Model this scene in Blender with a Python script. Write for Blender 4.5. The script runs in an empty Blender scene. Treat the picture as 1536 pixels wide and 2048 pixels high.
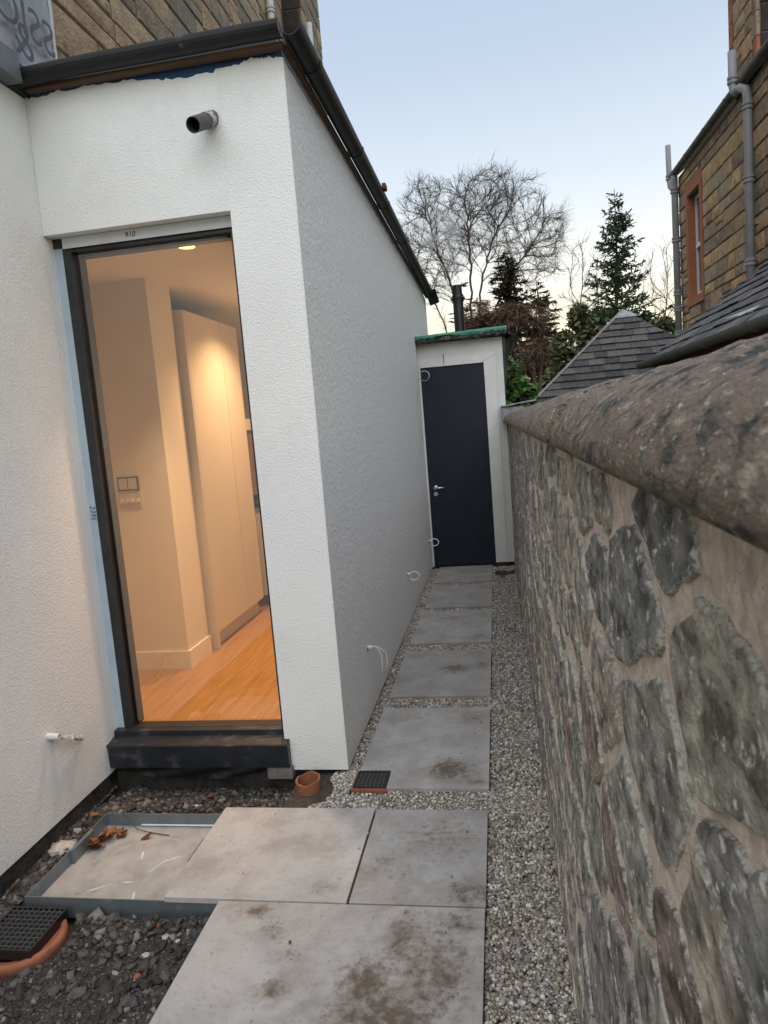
import bpy, bmesh, math, random
import numpy as np
from mathutils import Matrix, Vector, noise as mnoise

S = bpy.context.scene
COL = S.collection
R = math.radians
# ---------------------------------------------------------------- camera
YAW, PIT, ROLL, FPX, CAMZ = -0.164696, -0.119487, -0.081693, 1413.66, 1.56
fw = np.array([math.sin(YAW)*math.cos(PIT), math.cos(YAW)*math.cos(PIT), math.sin(PIT)])
r0 = np.array([math.cos(YAW), -math.sin(YAW), 0.0]); u0 = np.cross(r0, fw)
rt = math.cos(ROLL)*r0 + math.sin(ROLL)*u0
up = -math.sin(ROLL)*r0 + math.cos(ROLL)*u0
cd = bpy.data.cameras.new('camera')
cam = bpy.data.objects.new('camera', cd); COL.objects.link(cam)
cam.matrix_world = Matrix(((rt[0], up[0], -fw[0], 0), (rt[1], up[1], -fw[1], 0), (rt[2], up[2], -fw[2], CAMZ), (0, 0, 0, 1)))
cd.sensor_fit = 'HORIZONTAL'; cd.sensor_width = 36; cd.lens = FPX/1536*36
cd.clip_start = 0.02; cd.clip_end = 2000
cd.dof.use_dof = True; cd.dof.focus_distance = 4.0; cd.dof.aperture_fstop = 26.0
S.camera = cam
# ---------------------------------------------------------------- world, sun, exposure
SUN_EL, SUN_AZ = 58.0, 176.0           # azimuth clockwise from +Y: behind the camera
W = bpy.data.worlds.new('World'); S.world = W; W.use_nodes = True
wn, wl = W.node_tree.nodes, W.node_tree.links
wn.clear()
sky = wn.new('ShaderNodeTexSky'); sky.sky_type = 'NISHITA'; sky.sun_disc = False
sky.sun_elevation = R(SUN_EL); sky.sun_rotation = R(SUN_AZ)
sky.air_density = 1.0; sky.dust_density = 2.5; sky.ozone_density = 1.0
# dusk haze: the whole sky pales and warms towards the horizon, alike all round
tc = wn.new('ShaderNodeTexCoord'); sx = wn.new('ShaderNodeSeparateXYZ'); wl.new(tc.outputs['Generated'], sx.inputs[0])
rp = wn.new('ShaderNodeValToRGB'); wl.new(sx.outputs['Z'], rp.inputs[0])
els = rp.color_ramp.elements
els[0].position = 0.0; els[0].color = (1.0, 0.70, 0.34, 1)
els[1].position = 1.0; els[1].color = (0.36, 0.45, 0.58, 1)
for p, c in ((0.06, (1.0, 0.80, 0.46)), (0.10, (1.0, 0.88, 0.57)), (0.17, (0.95, 0.92, 0.81)), (0.29, (0.66, 0.73, 0.79)), (0.42, (0.48, 0.57, 0.69)), (0.55, (0.41, 0.50, 0.64))):
    e = els.new(p); e.color = (*c, 1)
sc = wn.new('ShaderNodeMix'); sc.data_type = 'RGBA'; sc.blend_type = 'MIX'
mul = wn.new('ShaderNodeVectorMath'); mul.operation = 'SCALE'; mul.inputs['Scale'].default_value = 7.2
wl.new(rp.outputs[0], mul.inputs[0])
sc.inputs[0].default_value = 0.88
wl.new(sky.outputs[0], sc.inputs[6]); wl.new(mul.outputs[0], sc.inputs[7])
bgn = wn.new('ShaderNodeBackground'); bgn.inputs[1].default_value = 0.1
wo = wn.new('ShaderNodeOutputWorld')
wl.new(sc.outputs[2], bgn.inputs[0]); wl.new(bgn.outputs[0], wo.inputs[0])
sd = bpy.data.lights.new('sun', 'SUN'); sd.energy = 1.35; sd.angle = R(85); sd.color = (1.0, 0.97, 0.93)
sun = bpy.data.objects.new('sun', sd); COL.objects.link(sun)
sdir = Vector((math.sin(R(SUN_AZ))*math.cos(R(SUN_EL)), math.cos(R(SUN_AZ))*math.cos(R(SUN_EL)), math.sin(R(SUN_EL))))
sun.rotation_euler = (-sdir).to_track_quat('-Z', 'Y').to_euler(); sun.location = (0, 0, 20)
vs = S.view_settings
vs.view_transform = 'Standard'; vs.look = 'None'; vs.exposure = 0.85; vs.gamma = 1.0; vs.use_curve_mapping = False

# ---------------------------------------------------------------- helpers
def ray(x, y): return fw*FPX + rt*(x-768) - up*(y-1024)
C0 = np.array([0, 0, CAMZ])
def onZ(x, y, z=0.0): d = ray(x, y); return C0 + d*((z-CAMZ)/d[2])
def onX(x, y, X): d = ray(x, y); return C0 + d*(X/d[0])
def onY(x, y, Y): d = ray(x, y); return C0 + d*(Y/d[1])

WLOC = {}
def tag(o, label=None, cat=None, group=None, kind=None):
    if label: o['label'] = label
    if cat: o['category'] = cat
    if group: o['group'] = group
    if kind: o['kind'] = kind
    return o
def empty(name, loc, label, cat, group=None):
    o = bpy.data.objects.new(name, None); COL.objects.link(o); o.location = loc
    o.empty_display_size = 0.1
    WLOC[o.name] = np.array(loc, float)
    return tag(o, label, cat, group)
def link(name, me, mat, parent, c):
    o = bpy.data.objects.new(name, me); COL.objects.link(o)
    if mat: me.materials.append(mat)
    WLOC[o.name] = np.array(c, float)
    if parent:
        o.parent = parent; o.location = np.array(c) - WLOC[parent.name]
    else: o.location = c
    return o
class MB:
    def __init__(s): s.v = []; s.f = []
    def add(s, vs, fs):
        n = len(s.v); s.v += [tuple(map(float, p)) for p in vs]; s.f += [tuple(i+n for i in f) for f in fs]; return s
    def box(s, x0, x1, y0, y1, z0, z1):
        return s.add([(x0,y0,z0),(x1,y0,z0),(x1,y1,z0),(x0,y1,z0),(x0,y0,z1),(x1,y0,z1),(x1,y1,z1),(x0,y1,z1)],
                     [(0,3,2,1),(4,5,6,7),(0,1,5,4),(1,2,6,5),(2,3,7,6),(3,0,4,7)])
    def tube(s, pts, rad, n=10, caps=True, inner=None):
        pts = [np.array(p, float) for p in pts]
        if not hasattr(rad, '__len__'): rad = [rad]*len(pts)
        t0 = pts[1]-pts[0]; t0 /= np.linalg.norm(t0)
        a = np.array([0,0,1.0]) if abs(t0[2]) < .9 else np.array([1.0,0,0])
        N = np.cross(t0, a); N /= np.linalg.norm(N)
        V = []; F = []
        for i, p in enumerate(pts):
            t = pts[min(i+1, len(pts)-1)] - pts[max(i-1, 0)]; t /= np.linalg.norm(t)
            N = N - t*(N@t); N /= np.linalg.norm(N); B = np.cross(t, N)
            for k in range(n):
                an = 2*math.pi*k/n; V.append(p + rad[i]*(math.cos(an)*N + math.sin(an)*B))
        for i in range(len(pts)-1):
            for k in range(n):
                F.append((i*n+k, i*n+(k+1)%n, (i+1)*n+(k+1)%n, (i+1)*n+k))
        if caps: F.append(tuple(range(n-1,-1,-1))); F.append(tuple((len(pts)-1)*n+k for k in range(n)))
        return s.add(V, F)
    def lathe(s, c, prof, n=24, axis=2):
        # prof: list of (r, h); axis index of revolution
        V = []; F = []; m = len(prof)
        for k in range(n):
            an = 2*math.pi*k/n
            for (r, h) in prof:
                q = [0,0,0]; q[axis] = h; q[(axis+1)%3] = r*math.cos(an); q[(axis+2)%3] = r*math.sin(an)
                V.append((c[0]+q[0], c[1]+q[1], c[2]+q[2]))
        for k in range(n):
            for i in range(m-1):
                a, b = k*m+i, ((k+1)%n)*m+i
                F.append((a, b, b+1, a+1))
        return s.add(V, F)
    def sweep(s, prof, frames, closed=True, caps=True):
        # prof (u,v) placed on frames (origin, U, V)
        m = len(prof); V = []; F = []
        for (o, U, Vv) in frames:
            for (a, b) in prof: V.append(np.array(o, float) + a*np.array(U, float) + b*np.array(Vv, float))
        for i in range(len(frames)-1):
            for k in range(m if closed else m-1):
                F.append((i*m+k, i*m+(k+1)%m, (i+1)*m+(k+1)%m, (i+1)*m+k))
        if caps and closed: F.append(tuple(range(m-1,-1,-1))); F.append(tuple((len(frames)-1)*m+k for k in range(m)))
        return s.add(V, F)
    def build(s, name, mat, parent=None, smooth=False, bevel=0, flipfix=True):
        V = np.array(s.v); lo, hi = V.min(0), V.max(0); c = (lo+hi)/2
        if not parent: c[2] = lo[2]
        me = bpy.data.meshes.new(name); me.from_pydata((V-c).tolist(), [], s.f)
        if flipfix or bevel:
            bm = bmesh.new(); bm.from_mesh(me); bmesh.ops.recalc_face_normals(bm, faces=bm.faces)
            if bevel: bmesh.ops.bevel(bm, geom=bm.edges[:], offset=bevel, segments=1, affect='EDGES')
            bm.to_mesh(me); bm.free()
        if smooth:
            me.polygons.foreach_set('use_smooth', [True]*len(me.polygons))
        return link(name, me, mat, parent, c)
def npmesh(name, V, F, mat, parent=None, smooth=False, center=True):
    V = np.asarray(V, float); F = np.asarray(F, np.int32)
    lo, hi = V.min(0), V.max(0); c = (lo+hi)/2; c[2] = lo[2] if not parent else c[2]
    me = bpy.data.meshes.new(name); k = F.shape[1]
    me.vertices.add(len(V)); me.vertices.foreach_set('co', (V-c).astype(np.float32).ravel())
    me.loops.add(F.size); me.loops.foreach_set('vertex_index', F.ravel())
    me.polygons.add(len(F)); me.polygons.foreach_set('loop_start', np.arange(0, F.size, k, dtype=np.int32))
    me.polygons.foreach_set('loop_total', np.full(len(F), k, np.int32))
    if smooth: me.polygons.foreach_set('use_smooth', np.ones(len(F), bool))
    me.update(calc_edges=True); me.validate()
    return link(name, me, mat, parent, c)
def lerp(a, b, t): return a + (b-a)*t

# ---------------------------------------------------------------- materials
def mat(name, cols, scale=6, detail=5, rough=0.85, bump=None, stretch=(1,1,1), metal=0.0, spec=0.3,
        rnd=None, island=False, mix2=None, coat=0, contrast=(0.3, 0.7), rvar=0.0, distort=0.0, bump2=None, rot=(0,0,0)):
    m = bpy.data.materials.new(name); m.use_nodes = True
    N, L = m.node_tree.nodes, m.node_tree.links
    b = N['Principled BSDF']
    b.inputs['Roughness'].default_value = rough; b.inputs['Metallic'].default_value = metal
    b.inputs['Specular IOR Level'].default_value = spec
    if coat: b.inputs['Coat Weight'].default_value = coat
    t = N.new('ShaderNodeTexCoord'); mp = N.new('ShaderNodeMapping'); L.new(t.outputs['Object'], mp.inputs[0])
    mp.inputs['Scale'].default_value = stretch; mp.inputs['Rotation'].default_value = rot
    vec = mp.outputs[0]
    if rnd or island:   # shift the pattern piece by piece
        src = N.new('ShaderNodeNewGeometry').outputs['Random Per Island'] if island else N.new('ShaderNodeObjectInfo').outputs['Random']
        ad = N.new('ShaderNodeVectorMath'); ad.operation = 'ADD'
        sm = N.new('ShaderNodeMath'); sm.operation = 'MULTIPLY'; sm.inputs[1].default_value = 37.0
        L.new(src, sm.inputs[0]); L.new(vec, ad.inputs[0]); L.new(sm.outputs[0], ad.inputs[1]); vec = ad.outputs[0]
    nz = N.new('ShaderNodeTexNoise'); nz.inputs['Scale'].default_value = scale; nz.inputs['Detail'].default_value = detail
    nz.inputs['Roughness'].default_value = 0.6; nz.inputs['Distortion'].default_value = distort
    L.new(vec, nz.inputs['Vector'])
    rmp = N.new('ShaderNodeValToRGB'); E = rmp.color_ramp.elements
    lo, hi = contrast
    E[0].position = lo; E[0].color = (*cols[0], 1); E[1].position = hi; E[1].color = (*cols[-1], 1)
    for i, c in enumerate(cols[1:-1]):
        e = E.new(lo + (hi-lo)*(i+1)/(len(cols)-1)); e.color = (*c, 1)
    L.new(nz.outputs[0], rmp.inputs[0]); out = rmp.outputs[0]
    if rnd:             # rnd: list of colours picked piece by piece, multiplied in
        r2 = N.new('ShaderNodeValToRGB'); E2 = r2.color_ramp.elements; r2.color_ramp.interpolation = 'CONSTANT'
        E2[0].position = 0; E2[0].color = (*rnd[0], 1); E2[1].position = 1-1/len(rnd); E2[1].color = (*rnd[-1], 1)
        for i, c in enumerate(rnd[1:-1]): e = E2.new((i+1)/len(rnd)); e.color = (*c, 1)
        L.new(src, r2.inputs[0])
        mx = N.new('ShaderNodeMix'); mx.data_type = 'RGBA'; mx.blend_type = 'MULTIPLY'; mx.inputs[0].default_value = 1
        L.new(out, mx.inputs[6]); L.new(r2.outputs[0], mx.inputs[7]); out = mx.outputs[2]
    if mix2:            # (colour, scale, lo, hi[, stretch]) second layer of patches
        n2 = N.new('ShaderNodeTexNoise'); n2.inputs['Scale'].default_value = mix2[1]; n2.inputs['Detail'].default_value = 8
        n2.inputs['Roughness'].default_value = 0.65
        if len(mix2) > 4:
            mp2 = N.new('ShaderNodeMapping'); mp2.inputs['Scale'].default_value = mix2[4]; L.new(vec, mp2.inputs[0]); L.new(mp2.outputs[0], n2.inputs['Vector'])
        else: L.new(vec, n2.inputs['Vector'])
        mr = N.new('ShaderNodeMapRange'); mr.inputs[1].default_value = mix2[2]; mr.inputs[2].default_value = mix2[3]
        L.new(n2.outputs[0], mr.inputs[0])
        mx = N.new('ShaderNodeMix'); mx.data_type = 'RGBA'; L.new(mr.outputs[0], mx.inputs[0])
        L.new(out, mx.inputs[6]); mx.inputs[7].default_value = (*mix2[0], 1); out = mx.outputs[2]
    L.new(out, b.inputs['Base Color'])
    if rvar:
        mr = N.new('ShaderNodeMapRange'); mr.inputs[3].default_value = rough-rvar; mr.inputs[4].default_value = min(1, rough+rvar)
        L.new(nz.outputs[0], mr.inputs[0]); L.new(mr.outputs[0], b.inputs['Roughness'])
    prev = None
    for bp in (bump, bump2):
        if not bp: continue
        n3 = N.new('ShaderNodeTexNoise'); n3.inputs['Scale'].default_value = bp[0]; n3.inputs['Detail'].default_value = bp[3] if len(bp) > 3 else 4
        L.new(vec, n3.inputs['Vector'])
        bn = N.new('ShaderNodeBump'); bn.inputs['Strength'].default_value = bp[1]; bn.inputs['Distance'].default_value = bp[2]
        L.new(n3.outputs[0], bn.inputs['Height'])
        if prev: L.new(prev.outputs[0], bn.inputs['Normal'])
        L.new(bn.outputs[0], b.inputs['Normal']); prev = bn
    m['out'] = 0
    return m
def colour_out(m):
    b = m.node_tree.nodes['Principled BSDF']; return b.inputs['Base Color'].links[0].from_socket, b
def emis(name, col, s):
    m = bpy.data.materials.new(name); m.use_nodes = True; b = m.node_tree.nodes['Principled BSDF']
    b.inputs['Base Color'].default_value = (*col, 1); b.inputs['Emission Color'].default_value = (*col, 1); b.inputs['Emission Strength'].default_value = s
    return m
M = {}
M['render'] = mat('white_render', [(.74,.75,.74),(.80,.81,.80)], 2.5, rough=.9, bump=(110,.8,.005,4), bump2=(420,.4,.0015,2), mix2=((.68,.685,.675),1.6,.52,.75))
M['render_side'] = mat('flecked_side_render', [(.72,.715,.70),(.81,.805,.79),(.87,.865,.85)], 60, 8, rough=.5, bump=(85,1.0,.011,5), bump2=(300,1.0,.004,3), stretch=(1,1,.6), spec=.5, contrast=(.35,.68), mix2=((.90,.90,.90),130,.58,.70,(1,1,.6)))  # near-white, slightly glossy side wall render with paler flecks
M['black_metal'] = mat('dark_anthracite_metal', [(.012,.014,.017),(.028,.03,.034)], 14, rough=.42, spec=.5, mix2=((.10,.10,.11),30,.66,.85))
M['sill'] = mat('dusty_black_sill', [(.010,.013,.018),(.022,.026,.032)], 9, rough=.4, spec=.5, mix2=((.16,.165,.17),9,.56,.86,(1,3,1)))
M['film'] = mat('pale_blue_film', [(.36,.46,.54),(.44,.53,.60)], 8, rough=.4)
M['whitestrip'] = mat('pale_grey_strip', [(.52,.54,.56),(.60,.62,.63)], 8, rough=.5)
M['ink'] = mat('black_ink', [(.01,.01,.012),(.02,.02,.02)], 5, rough=.7)
M['batten'] = mat('brown_timber', [(.06,.034,.022),(.12,.068,.042)], 10, stretch=(.2,3,3), rough=.8)
M['gutter'] = mat('dark_plastic_gutter', [(.010,.011,.012),(.020,.021,.022)], 4, rough=.5, spec=.35, mix2=((.22,.22,.21),8,.66,.8))
M['bluemesh'] = mat('blue_mesh', [(.012,.05,.12),(.03,.09,.18)], 90, rough=.7, bump=(300,.6,.002))
M['roughmortar'] = mat('rough_basecoat', [(.32,.31,.30),(.45,.44,.43)], 40, rough=.95, bump=(90,.8,.006))
M['slab'] = None
# ---------------------------------------------------------------- ground
M['soil'] = mat('dark_soil', [(.018,.016,.014),(.05,.044,.038),(.075,.066,.058)], 14, 8, rough=.95, bump=(60,.9,.012,6))
M['far_ground'] = mat('far_grass', [(.03,.05,.02),(.06,.08,.035)], .6, rough=1)
M['bed'] = mat('gravel_bed', [(.03,.026,.022),(.09,.08,.07)], 60, rough=.95, bump=(120,.8,.006))
g = MB().add([(-900,-900,-.19),(900,-900,-.19),(900,900,-.19),(-900,900,-.19)], [(0,1,2,3)]).build('ground', M['far_ground']); g['kind'] = 'structure'
rng = np.random.default_rng(5)
def fbm(x, y, s, o=4, seed=0):
    t = 0; a = 1
    for i in range(o): t += a*mnoise.noise(Vector((x*s+seed*7.1, y*s+seed*3.3, i*5.7))); a *= .5; s *= 2
    return t
def soil_h(x, y):
    h = -.066 + .010*fbm(x, y, 4, 4)
    d = max(0, 1-math.hypot(x+1.25, y-1.98)/.2); h += .02*d          # heap at the slab's edge
    h -= .05*max(0, min(1, (y-2.80)/.22))*(1 if x > -1.95 else 0)      # hollow under the threshold
    h -= .03*max(0, min(1, (-1.86-x)/.08))
    if -1.83 < x < -.75 and 2.09 < y < 2.72: h = -.125
    if math.hypot(x+1.69, y-1.972) < .175: h = min(h, -.09)
    return h
nx, ny = 110, 150
xs = np.linspace(-3.6, -.55, nx); ys = np.linspace(.3, 3.25, ny)
V = [(x, y, soil_h(x, y) if x < -.95 else lerp(soil_h(x, y), -.045, min(1, (x+.95)/.15))) for y in ys for x in xs]
F = [(j*nx+i, j*nx+i+1, (j+1)*nx+i+1, (j+1)*nx+i) for j in range(ny-1) for i in range(nx-1)]
o = npmesh('soil', V, F, M['soil'], smooth=True); o['kind'] = 'structure'
nx, ny = 40, 240
xs = np.linspace(-1.0, .30, nx); ys = np.linspace(.2, 9.2, ny)
V = [(x, y, -.028 + .006*fbm(x, y, 5, 3, 2) - (.03 if x < -.62 and y < 2.72 else 0)) for y in ys for x in xs]
F = [(j*nx+i, j*nx+i+1, (j+1)*nx+i+1, (j+1)*nx+i) for j in range(ny-1) for i in range(nx-1)]
o = npmesh('gravel_bed', V, F, M['bed'], smooth=True); o['kind'] = 'structure'

# ---------------------------------------------------------------- paving slabs
def slab_mat(name, stains, base=.44, seed=0.0, treads=None):
    m = mat(name, [(base*.64,base*.615,base*.585),(base*.88,base*.85,base*.82),(base*1.0,base*.975,base*.95)], 5, 8, rough=.62, spec=.35, bump=(180,.12,.001), contrast=(.3,.72), distort=.4)
    N, L = m.node_tree.nodes, m.node_tree.links
    col, b = colour_out(m)
    tcn = N.new('ShaderNodeTexCoord')
    def layer(col, stains, dark, nscale, gain, stretch=(1,1,1), lo_=.62, hi_=.95, vor=False):
        acc = None
        for (sx_, sy_, rx, ry, st) in stains:
            mp = N.new('ShaderNodeMapping'); mp.inputs['Location'].default_value = (-sx_/rx, -sy_/ry, 0); mp.inputs['Scale'].default_value = (1/rx, 1/ry, 0)
            L.new(tcn.outputs['Object'], mp.inputs[0])
            ln = N.new('ShaderNodeVectorMath'); ln.operation = 'LENGTH'; L.new(mp.outputs[0], ln.inputs[0])
            mr = N.new('ShaderNodeMapRange'); mr.inputs[1].default_value = 1.25; mr.inputs[2].default_value = .2; mr.inputs[3].default_value = 0; mr.inputs[4].default_value = st
            L.new(ln.outputs['Value'], mr.inputs[0])
            if acc is None: acc = mr.outputs[0]
            else:
                mxm = N.new('ShaderNodeMath'); mxm.operation = 'MAXIMUM'; L.new(acc, mxm.inputs[0]); L.new(mr.outputs[0], mxm.inputs[1]); acc = mxm.outputs[0]
        if vor: nn = N.new('ShaderNodeTexVoronoi'); nn.inputs['Scale'].default_value = nscale; nn.inputs['Randomness'].default_value = .55
        else: nn = N.new('ShaderNodeTexNoise'); nn.inputs['Scale'].default_value = nscale; nn.inputs['Detail'].default_value = 12; nn.inputs['Roughness'].default_value = .72
        mp = N.new('ShaderNodeMapping'); mp.inputs['Location'].default_value = (seed, seed*2, 0); mp.inputs['Scale'].default_value = stretch
        L.new(tcn.outputs['Object'], mp.inputs[0]); L.new(mp.outputs[0], nn.inputs['Vector'])
        ad = N.new('ShaderNodeMath'); ad.operation = 'MULTIPLY_ADD'; ad.inputs[1].default_value = 1; L.new(acc, ad.inputs[0])
        if vor:
            iv = N.new('ShaderNodeMath'); iv.operation = 'SUBTRACT'; iv.inputs[0].default_value = .7; L.new(nn.outputs[0], iv.inputs[1]); L.new(iv.outputs[0], ad.inputs[2])
        else: L.new(nn.outputs[0], ad.inputs[2])
        mr = N.new('ShaderNodeMapRange'); mr.inputs[1].default_value = lo_; mr.inputs[2].default_value = hi_; mr.inputs[4].default_value = gain
        L.new(ad.outputs[0], mr.inputs[0])
        mx = N.new('ShaderNodeMix'); mx.data_type = 'RGBA'; L.new(mr.outputs[0], mx.inputs[0]); L.new(col, mx.inputs[6]); mx.inputs[7].default_value = (*dark, 1)
        return mx.outputs[2]
    col = layer(col, [(a_,b_,c_*1.3,d_*1.3,e_) for a_,b_,c_,d_,e_ in stains], (.20,.16,.125), 16, .62, lo_=.60, hi_=.90)
    col = layer(col, stains, (.095,.070,.049), 36, .9, lo_=.67, hi_=.87)
    col = layer(col, [(0, 0, 3, 3, .12)], (.22,.185,.15), 6, .6, lo_=.60, hi_=.88)
    col = layer(col, [(0, 0, 3, 3, .10)], (.15,.12,.09), 60, .75, lo_=.66, hi_=.84)
    if treads: col = layer(col, treads, (.13,.10,.075), 52, .55, (1,1,1), .72, .92, True)
    L.new(col, b.inputs['Base Color'])
    return m
def slab(x0, x1, y0, y1, label, stains, z=0.0, notch=None, base=.44, tilt=0, seed=0, treads=None):
    th = .021
    pts = [(x0,y0),(x1,y0),(x1,y1),(x0,y1)]
    if notch: pts = [(notch[0],y0),(x1,y0),(x1,y1),(x0,y1),(x0,notch[1]),(notch[0],notch[1])]
    n = len(pts); cxm, cym = (x0+x1)/2, (y0+y1)/2
    V = [(x,y,z-th) for x,y in pts]+[(x,y,z+tilt*(x-cxm)) for x,y in pts]
    F = [tuple(range(n-1,-1,-1)), tuple(range(n,2*n))]+[(i,(i+1)%n,n+(i+1)%n,n+i) for i in range(n)]
    o = MB().add(V,F).build('paving_slab', slab_mat('slab_stone', stains, base, seed, treads), bevel=.0012)
    return tag(o, label, 'paving slab', 'grey paving slabs')
slab(-1.032, -.128, 1.22, 2.112, 'large muddy grey paving slab with boot and tyre marks', [(.30,.16,.20,.34,.26),(.20,.30,.06,.16,.32),(.12,.12,.11,.12,.36),(.38,.38,.12,.08,.28),(-.30,.40,.08,.05,.30),(-.14,.22,.06,.06,.18),(-.14,.08,.07,.06,.30),(-.20,.30,.06,.07,.2),(.20,.0,.24,.16,.34),(.33,.14,.12,.12,.3)], seed=1.3, treads=[(.22,.34,.045,.15,.46),(.17,.20,.06,.12,.46),(.10,.10,.10,.08,.44),(-.22,.33,.06,.06,.42),(-.12,.21,.05,.05,.40),(.34,.25,.1,.14,.36),(.25,.02,.16,.12,.4)])
slab(-1.236, -.586, 2.116, 2.694, 'clean pale grey slab with a white scratch, lying half over the metal tray', [(.26,-.2,.12,.1,.16),(-.2,.25,.2,.06,.1),(.28,.05,.06,.3,.08)], z=.004, base=.47, seed=4.1)
slab(-.579, -.125, 2.120, 2.694, 'dusty brown-stained slab beside the clean pale slab, edged by gravel', [(.05,.1,.22,.22,.20),(.16,-.22,.14,.1,.28),(-.1,-.1,.2,.2,.16)], base=.40, seed=7.7)
slab(-.712, -.121, 2.866, 3.732, 'path slab with a corner cut out round the small drain grate', [(.12,-.27,.15,.13,.36),(.2,.3,.1,.1,.2),(-.1,.3,.2,.1,.12),(.24,-.38,.08,.06,.24)], notch=(-.566,3.028), base=.41, seed=9.2)
slab(-.706, -.121, 3.90, 4.722, 'path slab with a round dark stain, second from the drain grate', [(.06,.05,.13,.11,.33),(.24,.1,.06,.14,.24),(-.2,-.1,.1,.1,.1),(-.1,.3,.2,.1,.16)], base=.36, seed=12.9)
slab(-.702, -.121, 4.89, 5.735, 'path slab with a bluish clean corner, third from the drain grate', [(.0,.2,.3,.15,.20),(.2,-.3,.1,.1,.24),(-.1,-.2,.06,.06,.12)], base=.40, seed=15.5)
slab(-.690, -.121, 5.86, 6.65, 'path slab with faint streaks, fourth from the drain grate', [(.1,-.1,.2,.2,.18),(-.1,.2,.2,.1,.14)], base=.36, seed=18.1)
slab(-.690, -.121, 6.80, 7.545, 'last path slab, lying against the bottom of the dark door', [(.0,.1,.2,.2,.16),(.1,-.2,.2,.1,.2)], base=.36, seed=21.4)

# ---------------------------------------------------------------- loose stones: pebbles and rubble
ICO_V = np.array([(0,0,1)]+[(math.cos(k*1.2566)*.894, math.sin(k*1.2566)*.894, .447) for k in range(5)]+[(math.cos((k+.5)*1.2566)*.894, math.sin((k+.5)*1.2566)*.894, -.447) for k in range(5)]+[(0,0,-1)])
ICO_F = np.array([(0,1+k,1+(k+1)%5) for k in range(5)]+[(1+k,6+k,1+(k+1)%5) for k in range(5)]+[(1+(k+1)%5,6+k,6+(k+1)%5) for k in range(5)]+[(11,6+(k+1)%5,6+k) for k in range(5)])
CUB_V = np.array([(-1,-1,-1),(1,-1,-1),(1,1,-1),(-1,1,-1),(-1,-1,1),(1,-1,1),(1,1,1),(-1,1,1)], float)*.75
CUB_F = np.array([(0,2,1),(0,3,2),(4,5,6),(4,6,7),(0,1,5),(0,5,4),(1,2,6),(1,6,5),(2,3,7),(2,7,6),(3,0,4),(3,4,7)])
def scatter(BV, BF, P, size, rng, flat=.6, jit=.15, tilt=.5):
    n = len(P); k = len(BV)
    v = np.repeat(BV[None], n, 0)*(1+rng.normal(0, jit, (n,k,1))) + rng.normal(0, jit*.6, (n,k,3))
    sc_ = np.stack([rng.uniform(.7,1.35,n), rng.uniform(.7,1.2,n), rng.uniform(flat*.7, flat*1.25, n)], 1)*size[:,None]
    v *= sc_[:,None,:]
    a, b, c = rng.uniform(0,6.28,n), rng.normal(0,tilt,n), rng.normal(0,tilt,n)
    ca,sa,cb,sb,cc,sc2 = np.cos(a),np.sin(a),np.cos(b),np.sin(b),np.cos(c),np.sin(c)
    y, z = v[:,:,1]*cb[:,None]-v[:,:,2]*sb[:,None], v[:,:,1]*sb[:,None]+v[:,:,2]*cb[:,None]; v[:,:,1], v[:,:,2] = y, z
    x, z = v[:,:,0]*cc[:,None]+v[:,:,2]*sc2[:,None], -v[:,:,0]*sc2[:,None]+v[:,:,2]*cc[:,None]; v[:,:,0], v[:,:,2] = x, z
    x, y = v[:,:,0]*ca[:,None]-v[:,:,1]*sa[:,None], v[:,:,0]*sa[:,None]+v[:,:,1]*ca[:,None]; v[:,:,0], v[:,:,1] = x, y
    v += np.asarray(P)[:,None,:]
    Fx = (BF[None]+(np.arange(n)*k)[:,None,None]).reshape(-1,3)
    return v.reshape(-1,3), Fx
SL = [(-1.032,-.128,1.22,2.112),(-1.236,-.586,2.116,2.694),(-.579,-.125,2.12,2.694),(-.566,-.121,2.866,3.03),(-.712,-.121,3.028,3.732),(-.706,-.121,3.90,4.722),(-.702,-.121,4.89,5.735),(-.690,-.121,5.86,6.65),(-.690,-.121,6.8,7.545)]
def in_slab(x, y, g=.0):
    r = np.zeros(len(x), bool)
    for a,b,c,d in SL: r |= (x > a-g) & (x < b+g) & (y > c-g) & (y < d+g)
    return r
M['pebble'] = mat('pebbles', [(.8,.8,.8),(1,1,1)], 300, 2, rough=.6, spec=.4, rnd=[(.46,.43,.39),(.32,.28,.24),(.20,.18,.165),(.62,.59,.55),(.38,.30,.22),(.12,.11,.10),(.52,.48,.41),(.26,.26,.26),(.74,.72,.68),(.36,.33,.30),(.18,.15,.12),(.44,.37,.29),(.28,.24,.20)], island=True, mix2=((.10,.078,.058),5.5,.56,.74))
def area_pts(n, x0, x1, y0, y1):
    return rng.uniform(x0, x1, n), rng.uniform(y0, y1, n)
px, py = [], []
for (n, a, b, c, d) in ((17000,-.135,.135,1.15,2.9),(17000,-.135,.135,2.9,5.0),(13000,-.135,.135,5.0,7.5),(9000,-.775,-.69,3.0,7.55),(3800,-.72,-.11,3.72,3.91),(3200,-.72,-.11,4.71,4.90),(2600,-.71,-.11,5.72,5.87),(2600,-.70,-.11,6.64,6.81),(8500,-1.0,.12,2.685,2.88),(4500,-1.0,-.56,2.86,3.1)):
    x_, y_ = area_pts(n, a, b, c, d); px.append(x_); py.append(y_)
px, py = np.concatenate(px), np.concatenate(py)
fade = np.array([mnoise.noise(Vector((x*9, y*9, 3.1))) for x, y in zip(px, py)])
k = ~in_slab(px, py, .004) & ~((px < -.84+.10*fade) & (py < 3.1)) & ~((px > -.10) & (py > 6.95) & (fade > -.2) & (py < 7.3) & (np.hypot((px+.0)/.11, (py-7.15)/.2) < 1))
k &= np.hypot(px+.925, py-2.895) > .062
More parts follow.
